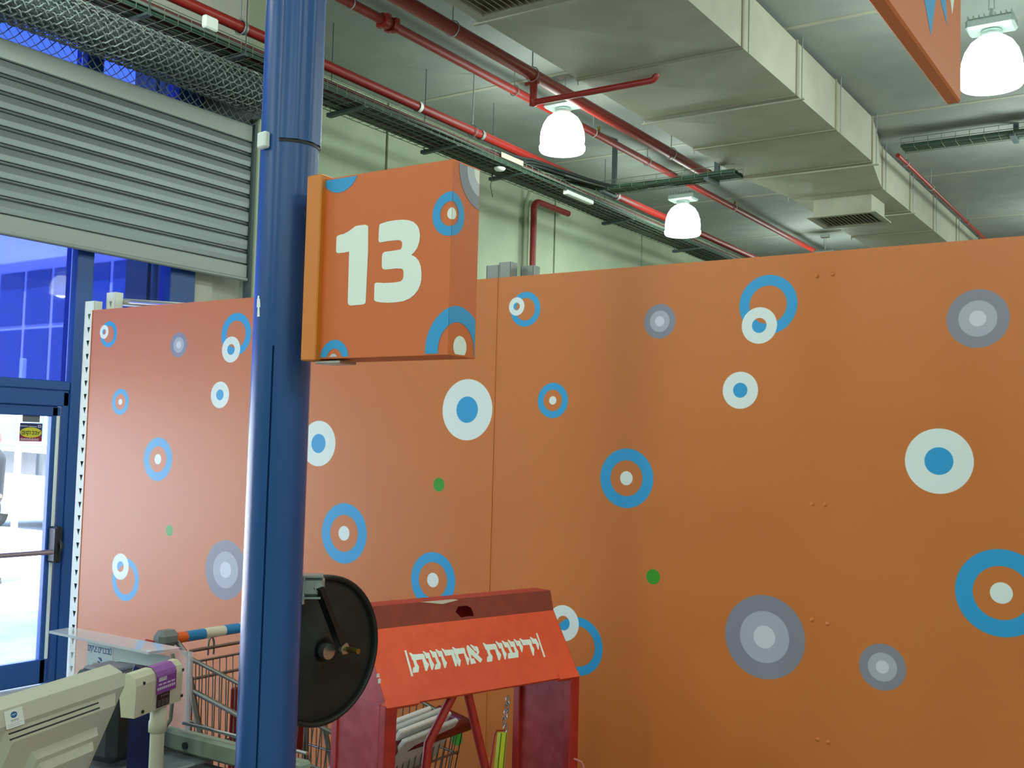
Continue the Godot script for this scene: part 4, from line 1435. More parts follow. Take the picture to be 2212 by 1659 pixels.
	stroke(im, [[250, 235], [290, 250], [330, 300]], 9, Color(0.72, 0.78, 0.80))
	stroke(im, [[20, 340], [80, 345]], 10, Color(0.35, 0.48, 0.62))
	sheet("notice_sheet", textured(im, 0.5), nt, Vector3(a.x, a.y - 0.006, zn + 0.001), Vector3(b.x, a.y - 0.006, zn + 0.001), Vector3(b.x, b.y, zn + 0.001), Vector3(a.x, b.y, zn + 0.001))
	st = mb()
	span(st, Vector3(b.x, a.y + 0.004, zn - 0.004), Vector3(b2.x, b.y, zn))
	obj("blank_board", st, mat(Color(0.70, 0.76, 0.74), 0.5), nt)
	st = mb()
	span(st, Vector3(a.x + 0.018, a.y - 0.022, zn - 0.002), Vector3(b2.x, a.y + 0.003, zn + 0.004))
	obj("dark_red_strip", st, mat(Color(0.36, 0.10, 0.14), 0.5), nt)
	st = mb()
	var kb := onz(205, 1437, zn + 0.006)
	lathe(st, [Vector2(0.007, 0), Vector2(0.006, 0.006), Vector2(0, 0.007)], 14, Transform3D(Basis(Vector3.RIGHT, Vector3(0, 0, 1), Vector3(0, -1, 0)), kb))
	obj("white_knob", st, M.beige, nt)
	# receipt printer
	var pc := dep(250, 1500, 2.42)
	var pr := thing("receipt_printer", "dark grey receipt printer standing behind the beige monitor", "printer", Vector3(pc.x, cy, pc.z))
	st = mb()
	cbox(st, Vector3(pc.x, 1.035, pc.z), Vector3(0.145, 0.19, 0.15), 0.018, Basis(Vector3.UP, 0.12))
	obj("housing", st, M.dark_grey, pr)
	st = mb()
	cbox(st, Vector3(pc.x - 0.01, 1.131, pc.z + 0.01), Vector3(0.09, 0.012, 0.08), 0.004, Basis(Vector3.UP, 0.12))
	obj("lid", st, mat(Color(0.36, 0.40, 0.45), 0.25), pr)
	st = mb()
	cbox(st, Vector3(pc.x - 0.045, 1.105, pc.z + 0.078), Vector3(0.02, 0.004, 0.002), 0.0005, Basis(Vector3.UP, 0.12))
	obj("nameplate", st, M.print_pale, pr)
	# monitor seen from behind
	var m := thing("pos_monitor", "beige cash register monitor seen from its stepped back", "monitor", Vector3(-1.78, cy, -1.2))
	# its screen faces the cashier; the back leans over towards us, so only upward bevels catch light
	var mr := dep(271, 1453, 2.0)
	var ml := ony(0, 1540, mr.y)
	var ex := (mr - ml).normalized()
	var rp := ex.cross(Vector3.UP).normalized()
	var tilt := deg_to_rad(23.5)
	var ey := Vector3.UP * cos(tilt) + rp * sin(tilt)
	var ez := ex.cross(ey).normalized()
	var mx := Transform3D(Basis(ex, ey, ez), mr)                        # origin: far top corner; x away from us, z out of the back
	var Wm := mr.distance_to(ml) + 0.05
	var Hm := 0.29
	st = mb()
	cbox(st, mx * Vector3(-Wm * 0.5, -Hm * 0.5, -0.02), Vector3(Wm, Hm, 0.038), 0.004, mx.basis)
	obj("bezel", st, M.monitor, m)
	# stepped casing: [near inset, far inset, top, bottom, z0, z1, bevel run]
	var lev := [[0.0, 0.0, 0.0, 0.0, 0.0, 0.014, 0.018], [0.062, 0.030, 0.026, 0.03, 0.013, 0.028, 0.017], [0.135, 0.070, 0.078, 0.05, 0.027, 0.040, 0.010], [0.150, 0.085, 0.096, 0.06, 0.039, 0.052, 0.011]]
	var nm := ["bevelled_shell", "back_cover", "back_step", "back_step"]
	for i in 4:
		var l = lev[i]
		st = mb()
		var q := []
		for k in 2:
			var g: float = l[6] * k
			var z: float = l[4 + k]
			q.append([mx * Vector3(-Wm + l[0] + g * 0.6, -Hm + l[3] + g * 0.4, z), mx * Vector3(-l[1] - g * 0.5, -Hm + l[3] + g * 0.4, z), mx * Vector3(-l[1] - g * 0.5, -l[2] - g, z), mx * Vector3(-Wm + l[0] + g * 0.6, -l[2] - g, z)])
		quad(st, q[1][0], q[1][1], q[1][2], q[1][3])
		for k in 4:
			quad(st, q[0][k], q[0][(k + 1) % 4], q[1][(k + 1) % 4], q[1][k])
		obj(nm[i], st, M.monitor, m)
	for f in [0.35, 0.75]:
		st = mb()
		box(st, mx * Vector3(-Wm * 0.5 - 0.008, -0.026 - 0.017 * f, 0.0135 + 0.015 * f), Vector3(Wm * 0.60, 0.0018, 0.0018), mx.basis)  # dark bars painted for the shade inside the vents, not recessed
		obj("vent_shade_bar", st, M.dark_grey, m)
	st = mb()
	cbox(st, mx * Vector3(-Wm * 0.5 - 0.02, -0.155, 0.066), Vector3(0.095, 0.07, 0.045), 0.014, mx.basis)
	obj("mount", st, M.monitor, m)
	st = mb()
	var mt := mx * Vector3(-Wm * 0.5 - 0.02, -0.20, 0.06)
	cbox(st, Vector3(mt.x, (mt.y + cy) * 0.5, mt.z), Vector3(0.05, mt.y - cy, 0.05), 0.008)
	obj("stand", st, M.monitor, m)
	var lm := Image.create(200, 150, false, Image.FORMAT_RGB8)
	lm.fill(Color(0.86, 0.88, 0.87))
	for y in 150:
		for x in 200:
			if pow((x - 100) / 36.0, 2) + pow((y - 48) / 26.0, 2) < 1.0:
				lm.set_pixel(x, y, Color(0.10, 0.36, 0.55))
	stroke(lm, [[78, 50], [90, 42], [100, 52], [112, 42], [122, 50]], 5, Color(0.75, 0.85, 0.9))
	for i in 5:
		stroke(lm, [[62 + i * 17, 88], [72 + i * 17, 88], [68 + i * 17, 104]], 4, Color(0.35, 0.36, 0.4))
	stroke(lm, [[25, 122], [175, 118]], 3, Color(0.6, 0.62, 0.64)); stroke(lm, [[25, 136], [150, 134]], 3, Color(0.6, 0.62, 0.64))
	var bn := (ez * 0.018 + ey * 0.014).normalized()                    # the sticker lies on the upper bevel of the shell
	var bu := ex.cross(-bn).normalized()
	if bu.dot(ey) < 0:
		bu = -bu
	var sp := mr + bn * 0.0007
	var l0 := onp(14, 1577, sp, bn)
	var l1 := onp(54, 1566, sp, bn)
	var l2 := onp(50, 1527, sp, bn)
	var wv := ex * (l1 - l0).dot(ex)
	var hv := bu * (l2 - l1).dot(bu)
	sheet("label_sticker", textured(lm, 0.4), m, l0, l0 + wv, l0 + wv + hv, l0 + hv)
	# navy board
	var nv := thing("navy_board", "narrow navy blue board with a pointed top behind the scale display", "board", dep(300, 1600, 2.32) * Vector3(1, 0, 1) + Vector3.UP * cy)
	st = mb()
	var n0 := dep(300, 1560, 2.32)
	var nf := Vector3(EYE.x - n0.x, 0, EYE.z - n0.z).normalized()
	var nx := frame_xf(n0, Vector3(nf.z, 0, -nf.x), Vector3.UP)
	var np := PackedVector2Array()
	for q in [[268, 1759], [330, 1759], [332, 1460], [312, 1448], [291, 1437], [283, 1458]]:
		var l := nx.affine_inverse() * onp(q[0], q[1], nx.origin, nx.basis.z)
		np.append(Vector2(l.x, l.y))
	prism(st, np, -0.012, 0.0, nx)
	obj("panel", st, M.navy, nv)
	# price display of the scale on its pole
	var h := dep(347, 1486, 2.2)
	var sd := thing("scale_display", "cream scale display head with a purple label on a short pole", "scale display", Vector3(h.x, cy, h.z))
	var dx := ex
	var dz := rp
	var bx := Basis(dx, dz.cross(dx), dz)
	var hx := Transform3D(bx, h)
	st = mb()
	var prof := PackedVector2Array([Vector2(-0.03, -0.042), Vector2(0.0, -0.042), Vector2(0.002, 0.02), Vector2(-0.002, 0.034), Vector2(-0.012, 0.043), Vector2(-0.024, 0.044), Vector2(-0.034, 0.034), Vector2(-0.036, 0.0)])
	prism(st, prof, -0.078, 0.088, hx * Transform3D(Basis(Vector3(0, 0, 1), Vector3.UP, Vector3(-1, 0, 0)), Vector3.ZERO))
	obj("head", st, M.beige, sd)
	for q in [[-0.062, 0.022], [0.078, 0.022], [-0.062, -0.034], [0.078, -0.032]]:
		st = mb()
		cyl(st, hx * Vector3(q[0], q[1], 0.0), hx * Vector3(q[0], q[1], 0.0032), 0.0035, 8)
		obj("screw", st, M.dark_grey, sd)
	var pm := Image.create(256, 160, false, Image.FORMAT_RGB8)
	pm.fill(Color(0.50, 0.28, 0.58))
	pm.fill_rect(Rect2i(30, 18, 100, 34), Color(0.80, 0.80, 0.82))
	for i in 4:
		pm.fill_rect(Rect2i(30 + i * 54, 72, 44, 16), Color(0.78, 0.74, 0.82))
	for i in 9:
		pm.fill_rect(Rect2i(14 + i * 26, 104, 20, 24), Color(0.80, 0.78, 0.84))
	stroke(pm, [[10, 6], [240, 10]], 4, Color(0.72, 0.6, 0.78))
	for i in 6:
		stroke(pm, [[40 + i * 14, 28], [48 + i * 14, 30], [46 + i * 14, 42]], 3, Color(0.4, 0.4, 0.45))
	sheet("purple_label", textured(pm, 0.25), sd, hx * Vector3(-0.020, -0.010, 0.0030), hx * Vector3(0.052, -0.010, 0.0030), hx * Vector3(0.052, 0.026, 0.0030), hx * Vector3(-0.020, 0.026, 0.0030))
	st = mb()
	var lp := []
	for q in [[0.002, 0.026], [-0.001, 0.0345], [-0.0115, 0.0442], [-0.023, 0.0452], [-0.033, 0.037]]:
		lp.append(q)
	for i in 4:
		quad(st, hx * Vector3(-0.020, lp[i][1], lp[i][0] + 0.001), hx * Vector3(0.052, lp[i][1], lp[i][0] + 0.001), hx * Vector3(0.052, lp[i + 1][1], lp[i + 1][0] + 0.001), hx * Vector3(-0.020, lp[i + 1][1], lp[i + 1][0] + 0.001))
	obj("label_fold", st, mat(Color(0.56, 0.36, 0.64), 0.25), sd)
	var km := Image.create(160, 160, false, Image.FORMAT_RGB8)
	km.fill(Color(0.07, 0.07, 0.075))
	for i in 5:
		stroke(km, [[50 + i * 20, 24], [62 + i * 20, 24], [58 + i * 20, 42]], 5, Color(0.6, 0.6, 0.6))
	for j in 4:
		for i in 3:
			km.fill_rect(Rect2i(14 + i * 48, 76 + j * 19, 36, 9), Color(0.45, 0.45, 0.45))
	sheet("black_plate", textured(km, 0.4), sd, hx * Vector3(-0.016, -0.038, 0.0028), hx * Vector3(0.030, -0.038, 0.0028), hx * Vector3(0.030, -0.011, 0.0028), hx * Vector3(-0.016, -0.011, 0.0028))
	st = mb()
	var px := h - dz * 0.02
	px = hx * Vector3(0.022, -0.04, -0.017)
	cyl(st, Vector3(px.x, cy, px.z), Vector3(px.x, h.y - 0.0415, px.z), 0.0145, 20)
	obj("pole", st, M.beige, sd)
	st = mb()
	var yc := h.y - 0.042 - 0.052
	lathe(st, [Vector2(0.0145, -0.003), Vector2(0.0185, 0.0), Vector2(0.0185, 0.02), Vector2(0.0165, 0.024), Vector2(0.0165, 0.05), Vector2(0.0145, 0.05)], 24, Transform3D(Basis(), Vector3(px.x, yc, px.z)))
	obj("collar", st, M.beige, sd)
	st = mb()
	var cp := []
	for q in [[372, 1412], [378, 1440], [374, 1480], [372, 1520], [368, 1555], [355, 1575]]:
		cp.append(dep(q[0], q[1], 2.32))
	tube(st, cp, 0.004, 8)
	tag(obj("grey_cable", st, M.cable_grey), "grey cable hanging behind the cream scale display", "cable")

# ---------------------------------------------------------------- ceiling services
func duct() -> void:
	var yb := 4.95
	var yt := 5.45
	var t := thing("air_duct", "long rectangular cream air duct hanging under the ceiling", "duct", Vector3(-3.9, yb, -10))
	var zs := [-1.5, -3.2, -4.9, -6.5, -8.07, -9.4, -10.6, -11.95, -13.2, -14.6, -16.0, -17.6, -19.4, -21.4, -23.6]
	var xl := func(z): return -4.735 if z > -12.0 else lerpf(-4.735, -4.565, clampf((-12.0 - z) / 1.2, 0, 1))
	var xr := func(z): return -3.205 if z > -12.0 else lerpf(-3.205, -3.42, clampf((-12.0 - z) / 1.2, 0, 1))
	for i in zs.size() - 1:
		var z0: float = zs[i]
		var z1: float = zs[i + 1]
		var st := mb()
		var a := [Vector3(xl.call(z0), yb, z0), Vector3(xr.call(z0), yb, z0), Vector3(xr.call(z0), yt, z0), Vector3(xl.call(z0), yt, z0)]
		var b := [Vector3(xl.call(z1), yb, z1), Vector3(xr.call(z1), yb, z1), Vector3(xr.call(z1), yt, z1), Vector3(xl.call(z1), yt, z1)]
		for j in 4:                                                      # sides, cross-broken so that each face bulges
			var k := (j + 1) % 4
			var m: Vector3 = (a[j] + a[k] + b[j] + b[k]) * 0.25
			var nrm: Vector3 = (a[k] - a[j]).cross(b[j] - a[j]).normalized()
			m += nrm * (0.018 if j % 2 == 0 else 0.006) * (-1.0 if nrm.dot(m - Vector3(-3.97, 5.2, m.z)) < 0 else 1.0)
			tri(st, a[j], b[j], m); tri(st, b[j], b[k], m); tri(st, b[k], a[k], m); tri(st, a[k], a[j], m)
		if i == 0:
			quad(st, a[0], a[1], a[2], a[3])
		obj("duct_section", st, M.duct, t)
		# flange at the joint
		st = mb()
		var e := 0.012
		var cx: float = (b[0].x + b[1].x) * 0.5
		var w: float = b[1].x - b[0].x
		box(st, Vector3(cx, yb - e * 0.5, z1), Vector3(w + 2 * e, e, 0.03))
		box(st, Vector3(cx, yt + e * 0.5, z1), Vector3(w + 2 * e, e, 0.03))
		box(st, Vector3(b[0].x - e * 0.5, (yb + yt) * 0.5, z1), Vector3(e, yt - yb, 0.03))
		box(st, Vector3(b[1].x + e * 0.5, (yb + yt) * 0.5, z1), Vector3(e, yt - yb, 0.03))
		obj("flange", st, M.seam, t)
		for s in 2:                                                      # hanger rod beside the joint
			st = mb()
			var hx: float = (b[0].x - 0.035) if s == 0 else (b[1].x + 0.035)
			tube(st, [Vector3(hx, yb - 0.03, z1 - 0.06), Vector3(hx, 5.5, z1 - 0.06)], 0.006, 6)
			obj("hanger_rod", st, M.galv_plain, t)
		if i % 2 == 0:
			st = mb()
			box(st, Vector3(cx, yb - 0.028, z1 - 0.06), Vector3(w + 0.12, 0.014, 0.03))
			obj("hanger_bar", st, M.duct, t)
	# ceiling diffusers under the duct
	var lab := ["square louvred air diffuser under the narrow end of the duct", "square louvred air diffuser under the wide part of the duct"]
	var at := [Vector3(-3.97, 4.95, -13.75), Vector3(-3.97, 4.95, -5.72)]
	for k in 2:
		var c: Vector3 = at[k]
		var d := thing("air_diffuser", lab[k], "air vent", c, "duct diffusers")
		var st := mb()
		for s in [-1, 1]:
			box(st, c + Vector3(0.36 * s, -0.12, 0), Vector3(0.012, 0.24, 0.62))
			box(st, c + Vector3(0, -0.12, 0.305 * s), Vector3(0.73, 0.24, 0.012))
		obj("neck", st, M.duct, d)
		st = mb()
		for s in [-1, 1]:
			box(st, c + Vector3(0.40 * s, -0.24, 0), Vector3(0.07, 0.014, 0.76))
			box(st, c + Vector3(0, -0.24, 0.345 * s), Vector3(0.73, 0.014, 0.07))
		obj("rim", st, M.duct, d)
		for i in 14:
			st = mb()
			box(st, c + Vector3(-0.33 + i * 0.0505, -0.225, 0), Vector3(0.046, 0.004, 0.60), Basis(Vector3(0, 0, 1), -0.6))
			obj("louvre", st, M.duct, d)

func rod(parent: Node, x: float, y: float, z: float, r: float) -> void:
	var st := mb()
	tube(st, [Vector3(x, y + r + 0.02, z), Vector3(x, 5.5, z)], 0.006, 6)
	tube(st, arc(Vector3(x, y, z), Vector3.RIGHT, Vector3.UP, r + 0.012, 0, TAU, 14), 0.005, 6, false)
	obj("hanger", st, M.galv_plain, parent)

func pipes() -> void:
	var red := M.red as StandardMaterial3D
	# thick main
	var y := 5.16
	var p0 := ony(870, 0, y)
	var p1 := ony(1533, 380, y)
	var x := (p0.x + p1.x) * 0.5
	var t := thing("sprinkler_main", "thick red sprinkler main running under the ceiling beside the duct", "pipe", Vector3(x, y, -8))
	var st := mb()
	tube(st, [Vector3(x, y, -2.0), Vector3(x, y, p1.z + 0.06)], 0.058, 20)
	obj("pipe", st, red, t)
	st = mb()
	tube(st, [Vector3(x, y, p1.z + 0.10), Vector3(x, y, p1.z - 0.02)], 0.068, 18)
	obj("end_cap", st, red, t)
	for q in [[1008, 55], [1153, 160], [1463, 330]]:
		rod(t, x, y, ony(q[0], q[1], y).z, 0.058)
	# drop and arm to the sprinkler under the duct
	var zb := ony(1143, 165, y).z
	var ya := 4.90
	st = mb()
	tube(st, [Vector3(x, y, zb), Vector3(x, ya, zb)], 0.036, 14)
	tube(st, [Vector3(x - 0.09, y - 0.07, zb), Vector3(x + 0.05, y - 0.07, zb)], 0.02, 8)
	obj("drop", st, red, t)
	st = mb()
	var xe := ony(1418, 172, ya).x
	tube(st, [Vector3(x - 0.02, ya, zb), Vector3(xe - 0.06, ya, zb)] + arc(Vector3(xe - 0.06, ya + 0.06, zb), Vector3(0, -1, 0), Vector3.RIGHT, 0.06, 0.2, PI / 2, 6) + [Vector3(xe, ya + 0.09, zb)], 0.029, 14)
	obj("branch_arm", st, red, t)
	st = mb()
	lathe(st, [Vector2(0.036, -0.03), Vector2(0.036, 0.03)], 14, Transform3D(Basis(), Vector3(x, ya, zb)))
	lathe(st, [Vector2(0, -0.042), Vector2(0.036, -0.03)], 14, Transform3D(Basis(), Vector3(x, ya, zb)))
	obj("tee", st, red, t)
	st = mb()
	cyl(st, Vector3(xe, ya + 0.085, zb), Vector3(xe, ya + 0.12, zb), 0.012, 10)
	lathe(st, [Vector2(0, 0.0), Vector2(0.03, 0.002), Vector2(0.028, 0.006), Vector2(0, 0.006)], 14, Transform3D(Basis(), Vector3(xe, ya + 0.145, zb)))
	tube(st, [Vector3(xe - 0.012, ya + 0.11, zb), Vector3(xe - 0.014, ya + 0.13, zb), Vector3(xe, ya + 0.146, zb), Vector3(xe + 0.014, ya + 0.13, zb), Vector3(xe + 0.012, ya + 0.11, zb)], 0.003, 6)
	obj("sprinkler_head", st, M.brass, t)
	# thinner pipe
	y = 5.30
	p0 = ony(845, 55, y); p1 = ony(1440, 370, y)
	x = (p0.x + p1.x) * 0.5
	t = thing("sprinkler_branch", "thinner red sprinkler pipe with a bolted coupling running beside the thick main", "pipe", Vector3(x, y, -9))
	st = mb()
	tube(st, [Vector3(x, y, -2.0), Vector3(x, y, -24)], 0.042, 18)
	obj("pipe", st, red, t)
	var zc := ony(838, 50, y).z
	st = mb()
	for s in [-0.055, 0.055]:
		tube(st, [Vector3(x, y, zc + s - 0.03), Vector3(x, y, zc + s + 0.03)], 0.064, 16)
		for a in 4:
			box(st, Vector3(x + 0.062 * cos(a * PI / 2 + 0.6), y + 0.062 * sin(a * PI / 2 + 0.6), zc + s), Vector3(0.03, 0.03, 0.05))
	tube(st, [Vector3(x, y, zc - 0.08), Vector3(x, y, zc + 0.08)], 0.05, 16)
	obj("coupling", st, red, t)
	for q in [[752, 8], [1115, 195], [1290, 285], [1403, 348], [1587, 448]]:
		rod(t, x, y, ony(q[0], q[1], y).z, 0.042)
	for q in [[1297, 292], [1585, 450]]:
		st = mb()
		var z := ony(q[0], q[1], y).z
		cyl(st, Vector3(x, y, z), Vector3(x, y + 0.1, z), 0.016, 10)
		lathe(st, [Vector2(0, 0.1), Vector2(0.022, 0.102), Vector2(0, 0.106)], 12, Transform3D(Basis(), Vector3(x, y, z)))
		obj("sprinkler_head", st, M.brass, t)
	# small pipe on the far side of the duct
	y = 5.25
	p0 = ony(1945, 335, y); p1 = ony(2105, 500, y)
	x = (p0.x + p1.x) * 0.5
	t = thing("far_sprinkler_pipe", "thin red sprinkler pipe running along the far side of the duct", "pipe", Vector3(x, y, -12))
	st = mb()
	tube(st, [Vector3(x, y, p0.z), Vector3(x, y, -24)], 0.026, 14)
	obj("pipe", st, red, t)
	for q in [[1960, 352], [2010, 405], [2085, 480]]:
		rod(t, x, y, ony(q[0], q[1], y).z, 0.03)
	# pipe along the green wall
	y = 4.9
	x = -6.385
	t = thing("service_pipe", "red pipe running above the cable tray along the pale green wall", "pipe", Vector3(x, y, -9))
	st = mb()
	tube(st, [Vector3(x, y, -2.0), Vector3(x, y, -25)], 0.045, 18)
	obj("pipe", st, red, t)
	for q in [[525, 60], [908, 230], [1048, 290], [1342, 422]]:
		st = mb()
		var z := ony(q[0], q[1], y).z
		tube(st, [Vector3(x, y, z - 0.022), Vector3(x, y, z + 0.022)], 0.0525, 16, false)
		obj("clip_band", st, M.white if q[0] == 908 else M.galv_plain, t)
	for q in [[520, 58], [1040, 280], [1340, 420]]:
		rod(t, x, y, ony(q[0], q[1], y).z, 0.05)
	# standpipe on the green wall
	var sp := onx(1152, 500, -7.62)
	t = thing("standpipe", "red vertical standpipe against the pale green wall above the partition", "pipe", Vector3(-7.62, 0, sp.z))
	st = mb()
	var q0 := onx(1155, 440, -7.62)
	tube(st, [Vector3(-7.62, 0, sp.z), Vector3(-7.62, q0.y - 0.08, sp.z)] + arc(Vector3(-7.62, q0.y - 0.08, sp.z - 0.12), Vector3(0, 0, 1), Vector3.UP, 0.12, 0, PI / 2, 6) + [Vector3(-7.62, q0.y + 0.04, sp.z - 0.9)], 0.042, 16)
	obj("pipe", st, red, t)
	st = mb()
	var cz := onx(1139, 500, -7.70).z
	tube(st, [Vector3(-7.72, 0, cz), Vector3(-7.72, 4.9, cz), Vector3(-7.66, 5.1, cz)], 0.035, 12)
	tag(obj("conduit", st, M.green_wall), "pale green conduit beside the red standpipe on the green wall", "conduit")

func basket(parent: Node, a: Vector3, b: Vector3, across: Vector3, w: float, h: float, pitch: float) -> void:
	# open wire tray from a to b, w wide along across, h high
	var st := mb()
	var d := (b - a)
	var n := int(d.length() / pitch)
	for i in 6:
		var o := across * (w * i / 5.0)
		tube(st, [a + o, b + o], 0.0035, 4, false)
	for s in [0.0, 1.0]:
		for k in [0.5, 1.0]:
			tube(st, [a + across * w * s + Vector3.UP * h * k, b + across * w * s + Vector3.UP * h * k], 0.0035, 4, false)
	for i in n + 1:
		var p := a + d * (float(i) / n)
		tube(st, [p + Vector3.UP * h, p, p + across * w, p + across * w + Vector3.UP * h], 0.0028, 4, false)
	obj("wire_basket", st, M.tray_wire, parent)

func trays() -> void:
	var rng := RandomNumberGenerator.new()
	rng.seed = 9
	var t := thing("cable_tray", "long wire cable tray packed with dark cables along the green wall", "cable tray", Vector3(-6.5, 4.66, -9))
	var z0 := -2.2
	var z1 := -24.0
	basket(t, Vector3(-6.70, 4.66, z0), Vector3(-6.70, 4.66, z1), Vector3.RIGHT, 0.40, 0.10, 0.12)
	var cm := [M.cable_black, M.cable_green, M.cable_black, M.cable_grey, M.cable_green, M.cable_maroon, M.cable_black]
	for i in 48:
		var st := mb()
		var x := -6.68 + 0.36 * (i % 16) / 15.0 + rng.randf_range(-0.008, 0.008)
		var y := 4.678 + 0.024 * (i / 16) + rng.randf_range(0, 0.008)
		var pts := []
		for k in 23:
			pts.append(Vector3(x + rng.randf_range(-0.014, 0.014), y + rng.randf_range(-0.003, 0.012), z0 + (z1 - z0) * k / 22.0))
		tube(st, pts, rng.randf_range(0.011, 0.017), 6, false)
		obj("cable", st, cm[i % 7], t)
	var st := mb()
	tube(st, [Vector3(-6.335, 4.735, z0), Vector3(-6.335, 4.735, z1)], 0.024, 10)
	obj("maroon_conduit", st, M.cable_maroon, t)
	for q in [[745, 225], [945, 325], [1090, 400], [1330, 500], [1480, 560]]:   # cantilever brackets to the wall
		st = mb()
		var z := onx(q[0], q[1], -6.55).z
		prism(st, PackedVector2Array([Vector2(0, -0.035), Vector2(0.03, -0.038), Vector2(0.46, -0.010), Vector2(0.46, 0.0), Vector2(0, 0.0)]), -0.025, 0.025, Transform3D(Basis(), Vector3(-6.75, 4.652, z)))
		tube(st, [Vector3(-6.725, 4.62, z), Vector3(-6.725, 5.495, z)], 0.004, 5)
		obj("bracket", st, M.dark_strut, t)
	for z in [-3.6, -4.7, -5.6]:
		st = mb()
		tube(st, [Vector3(-6.28, 4.65, z), Vector3(-6.28, 5.495, z)], 0.005, 6)
		box(st, Vector3(-6.5, 4.645, z), Vector3(0.46, 0.02, 0.04))
		obj("bracket", st, M.dark_strut, t)
	# crossing trays, one on each side of the duct
	var lab := ["wire cable tray crossing from the green wall to the duct", "wire cable tray running away from the duct on the side of the hanging banner"]
	for k in 2:
		var y: float = [4.80, 5.30][k]
		var zc: float = [ony(1450, 392, 4.80).z, ony(2080, 302, 5.30).z][k]
		var xa: float = [-6.29, -3.10][k]
		var xb: float = [-4.52, 6.0][k]
		var c := thing("cross_tray", lab[k], "cable tray", Vector3((xa + xb) * 0.5, y, zc), "crossing cable trays")
		basket(c, Vector3(xa, y, zc), Vector3(xb, y, zc), Vector3(0, 0, -1), 0.26, 0.11, 0.15)
		for i in 14:
			st = mb()
			var z := zc - 0.02 - 0.22 * (i % 14) / 13.0
			var pts := []
			for j in 9:
				pts.append(Vector3(lerpf(xa, xb, j / 8.0), y + 0.02 + rng.randf_range(0, 0.018), z + rng.randf_range(-0.012, 0.012)))
			tube(st, pts, 0.019, 6, false)
			obj("cable", st, [M.cable_green, M.cable_black, M.cable_green][i % 3], c)
		if k == 0:                                                       # cables dropping from this tray to the one along the wall
			for i in 11:
				st = mb()
				var cv := Curve3D.new()
				var zq := rng.randf_range(-9.6, -10.7)
				cv.add_point(Vector3(xa + rng.randf_range(0.05, 0.3), y + 0.04, zc - rng.randf_range(0.03, 0.2)), Vector3.ZERO, Vector3(-0.25, 0.0, 0.05))
				cv.add_point(Vector3(-6.5 + rng.randf_range(-0.12, 0.2), 4.79 + rng.randf_range(0, 0.05), zq), Vector3(0, 0.05 + rng.randf_range(0, 0.08), -0.3), Vector3(0, -0.05, 0.5))
				cv.add_point(Vector3(-6.5 + rng.randf_range(-0.15, 0.15), 4.76, zq + 0.9), Vector3(0, 0, -0.3), Vector3.ZERO)
				tube(st, Array(cv.tessellate(4, 3)), rng.randf_range(0.013, 0.02), 6, false)
				obj("dropping_cable", st, [M.cable_green, M.cable_black, M.cable_grey][i % 3], c)
		for x in ([-6.2, -4.85] if k == 0 else [-1.9, 1.2, 4.2]):
			st = mb()
			box(st, Vector3(x, (y + 5.494) * 0.5, zc - 0.29), Vector3(0.055, 5.494 - y, 0.04))
			box(st, Vector3(x, y - 0.02, zc - 0.14), Vector3(0.055, 0.03, 0.34))
			obj("drop_post", st, M.dark_strut, c)
	# small fittings on and under the wall tray
	var p := onx(1080, 348, -6.40)
	st = mb()
	lathe(st, [Vector2(0, -0.035), Vector2(0.045, -0.03), Vector2(0.062, -0.012), Vector2(0.062, 0.0), Vector2(0.0, 0.0)], 20, Transform3D(Basis(), Vector3(-6.40, 4.645, p.z)))
	tag(obj("smoke_detector", st, M.white), "round white detector under the cable tray on the green wall", "detector")
	p = ony(1130, 345, 4.75)
	st = mb()
	cbox(st, Vector3(-6.285, 4.74, p.z + 0.1), Vector3(0.012, 0.055, 0.42), 0.003)
	tag(obj("cable_label", st, M.beige), "cream label strip fixed along the edge of the cable tray", "label")
	p = ony(1245, 421, 4.64)
	st = mb()
	cbox(st, Vector3(-6.32, 4.645, onx(1250, 423, -6.32).z), Vector3(0.07, 0.05, 0.62), 0.008)
	tag(obj("batten_light", st, M.white), "short white batten fitting under the cable tray beside the standpipe", "fitting")
	p = onx(450, 52, -6.30)
	st = mb()
	cbox(st, Vector3(-6.28, p.y, p.z), Vector3(0.05, 0.10, 0.13), 0.012)
	tag(obj("junction_box", st, M.white), "white junction box on the cable tray below the red wall pipe", "junction box")
	st = mb()
	var w0 := onx(1058, 372, -6.6)
	tube(st, [Vector3(-6.55, 4.66, w0.z), Vector3(-6.6, 4.50, w0.z - 0.02), onx(1064, 426, -6.6)], 0.0045, 5)
	tag(obj("loose_wire", st, M.cable_black), "loose black wire dangling from the cable tray", "wire")

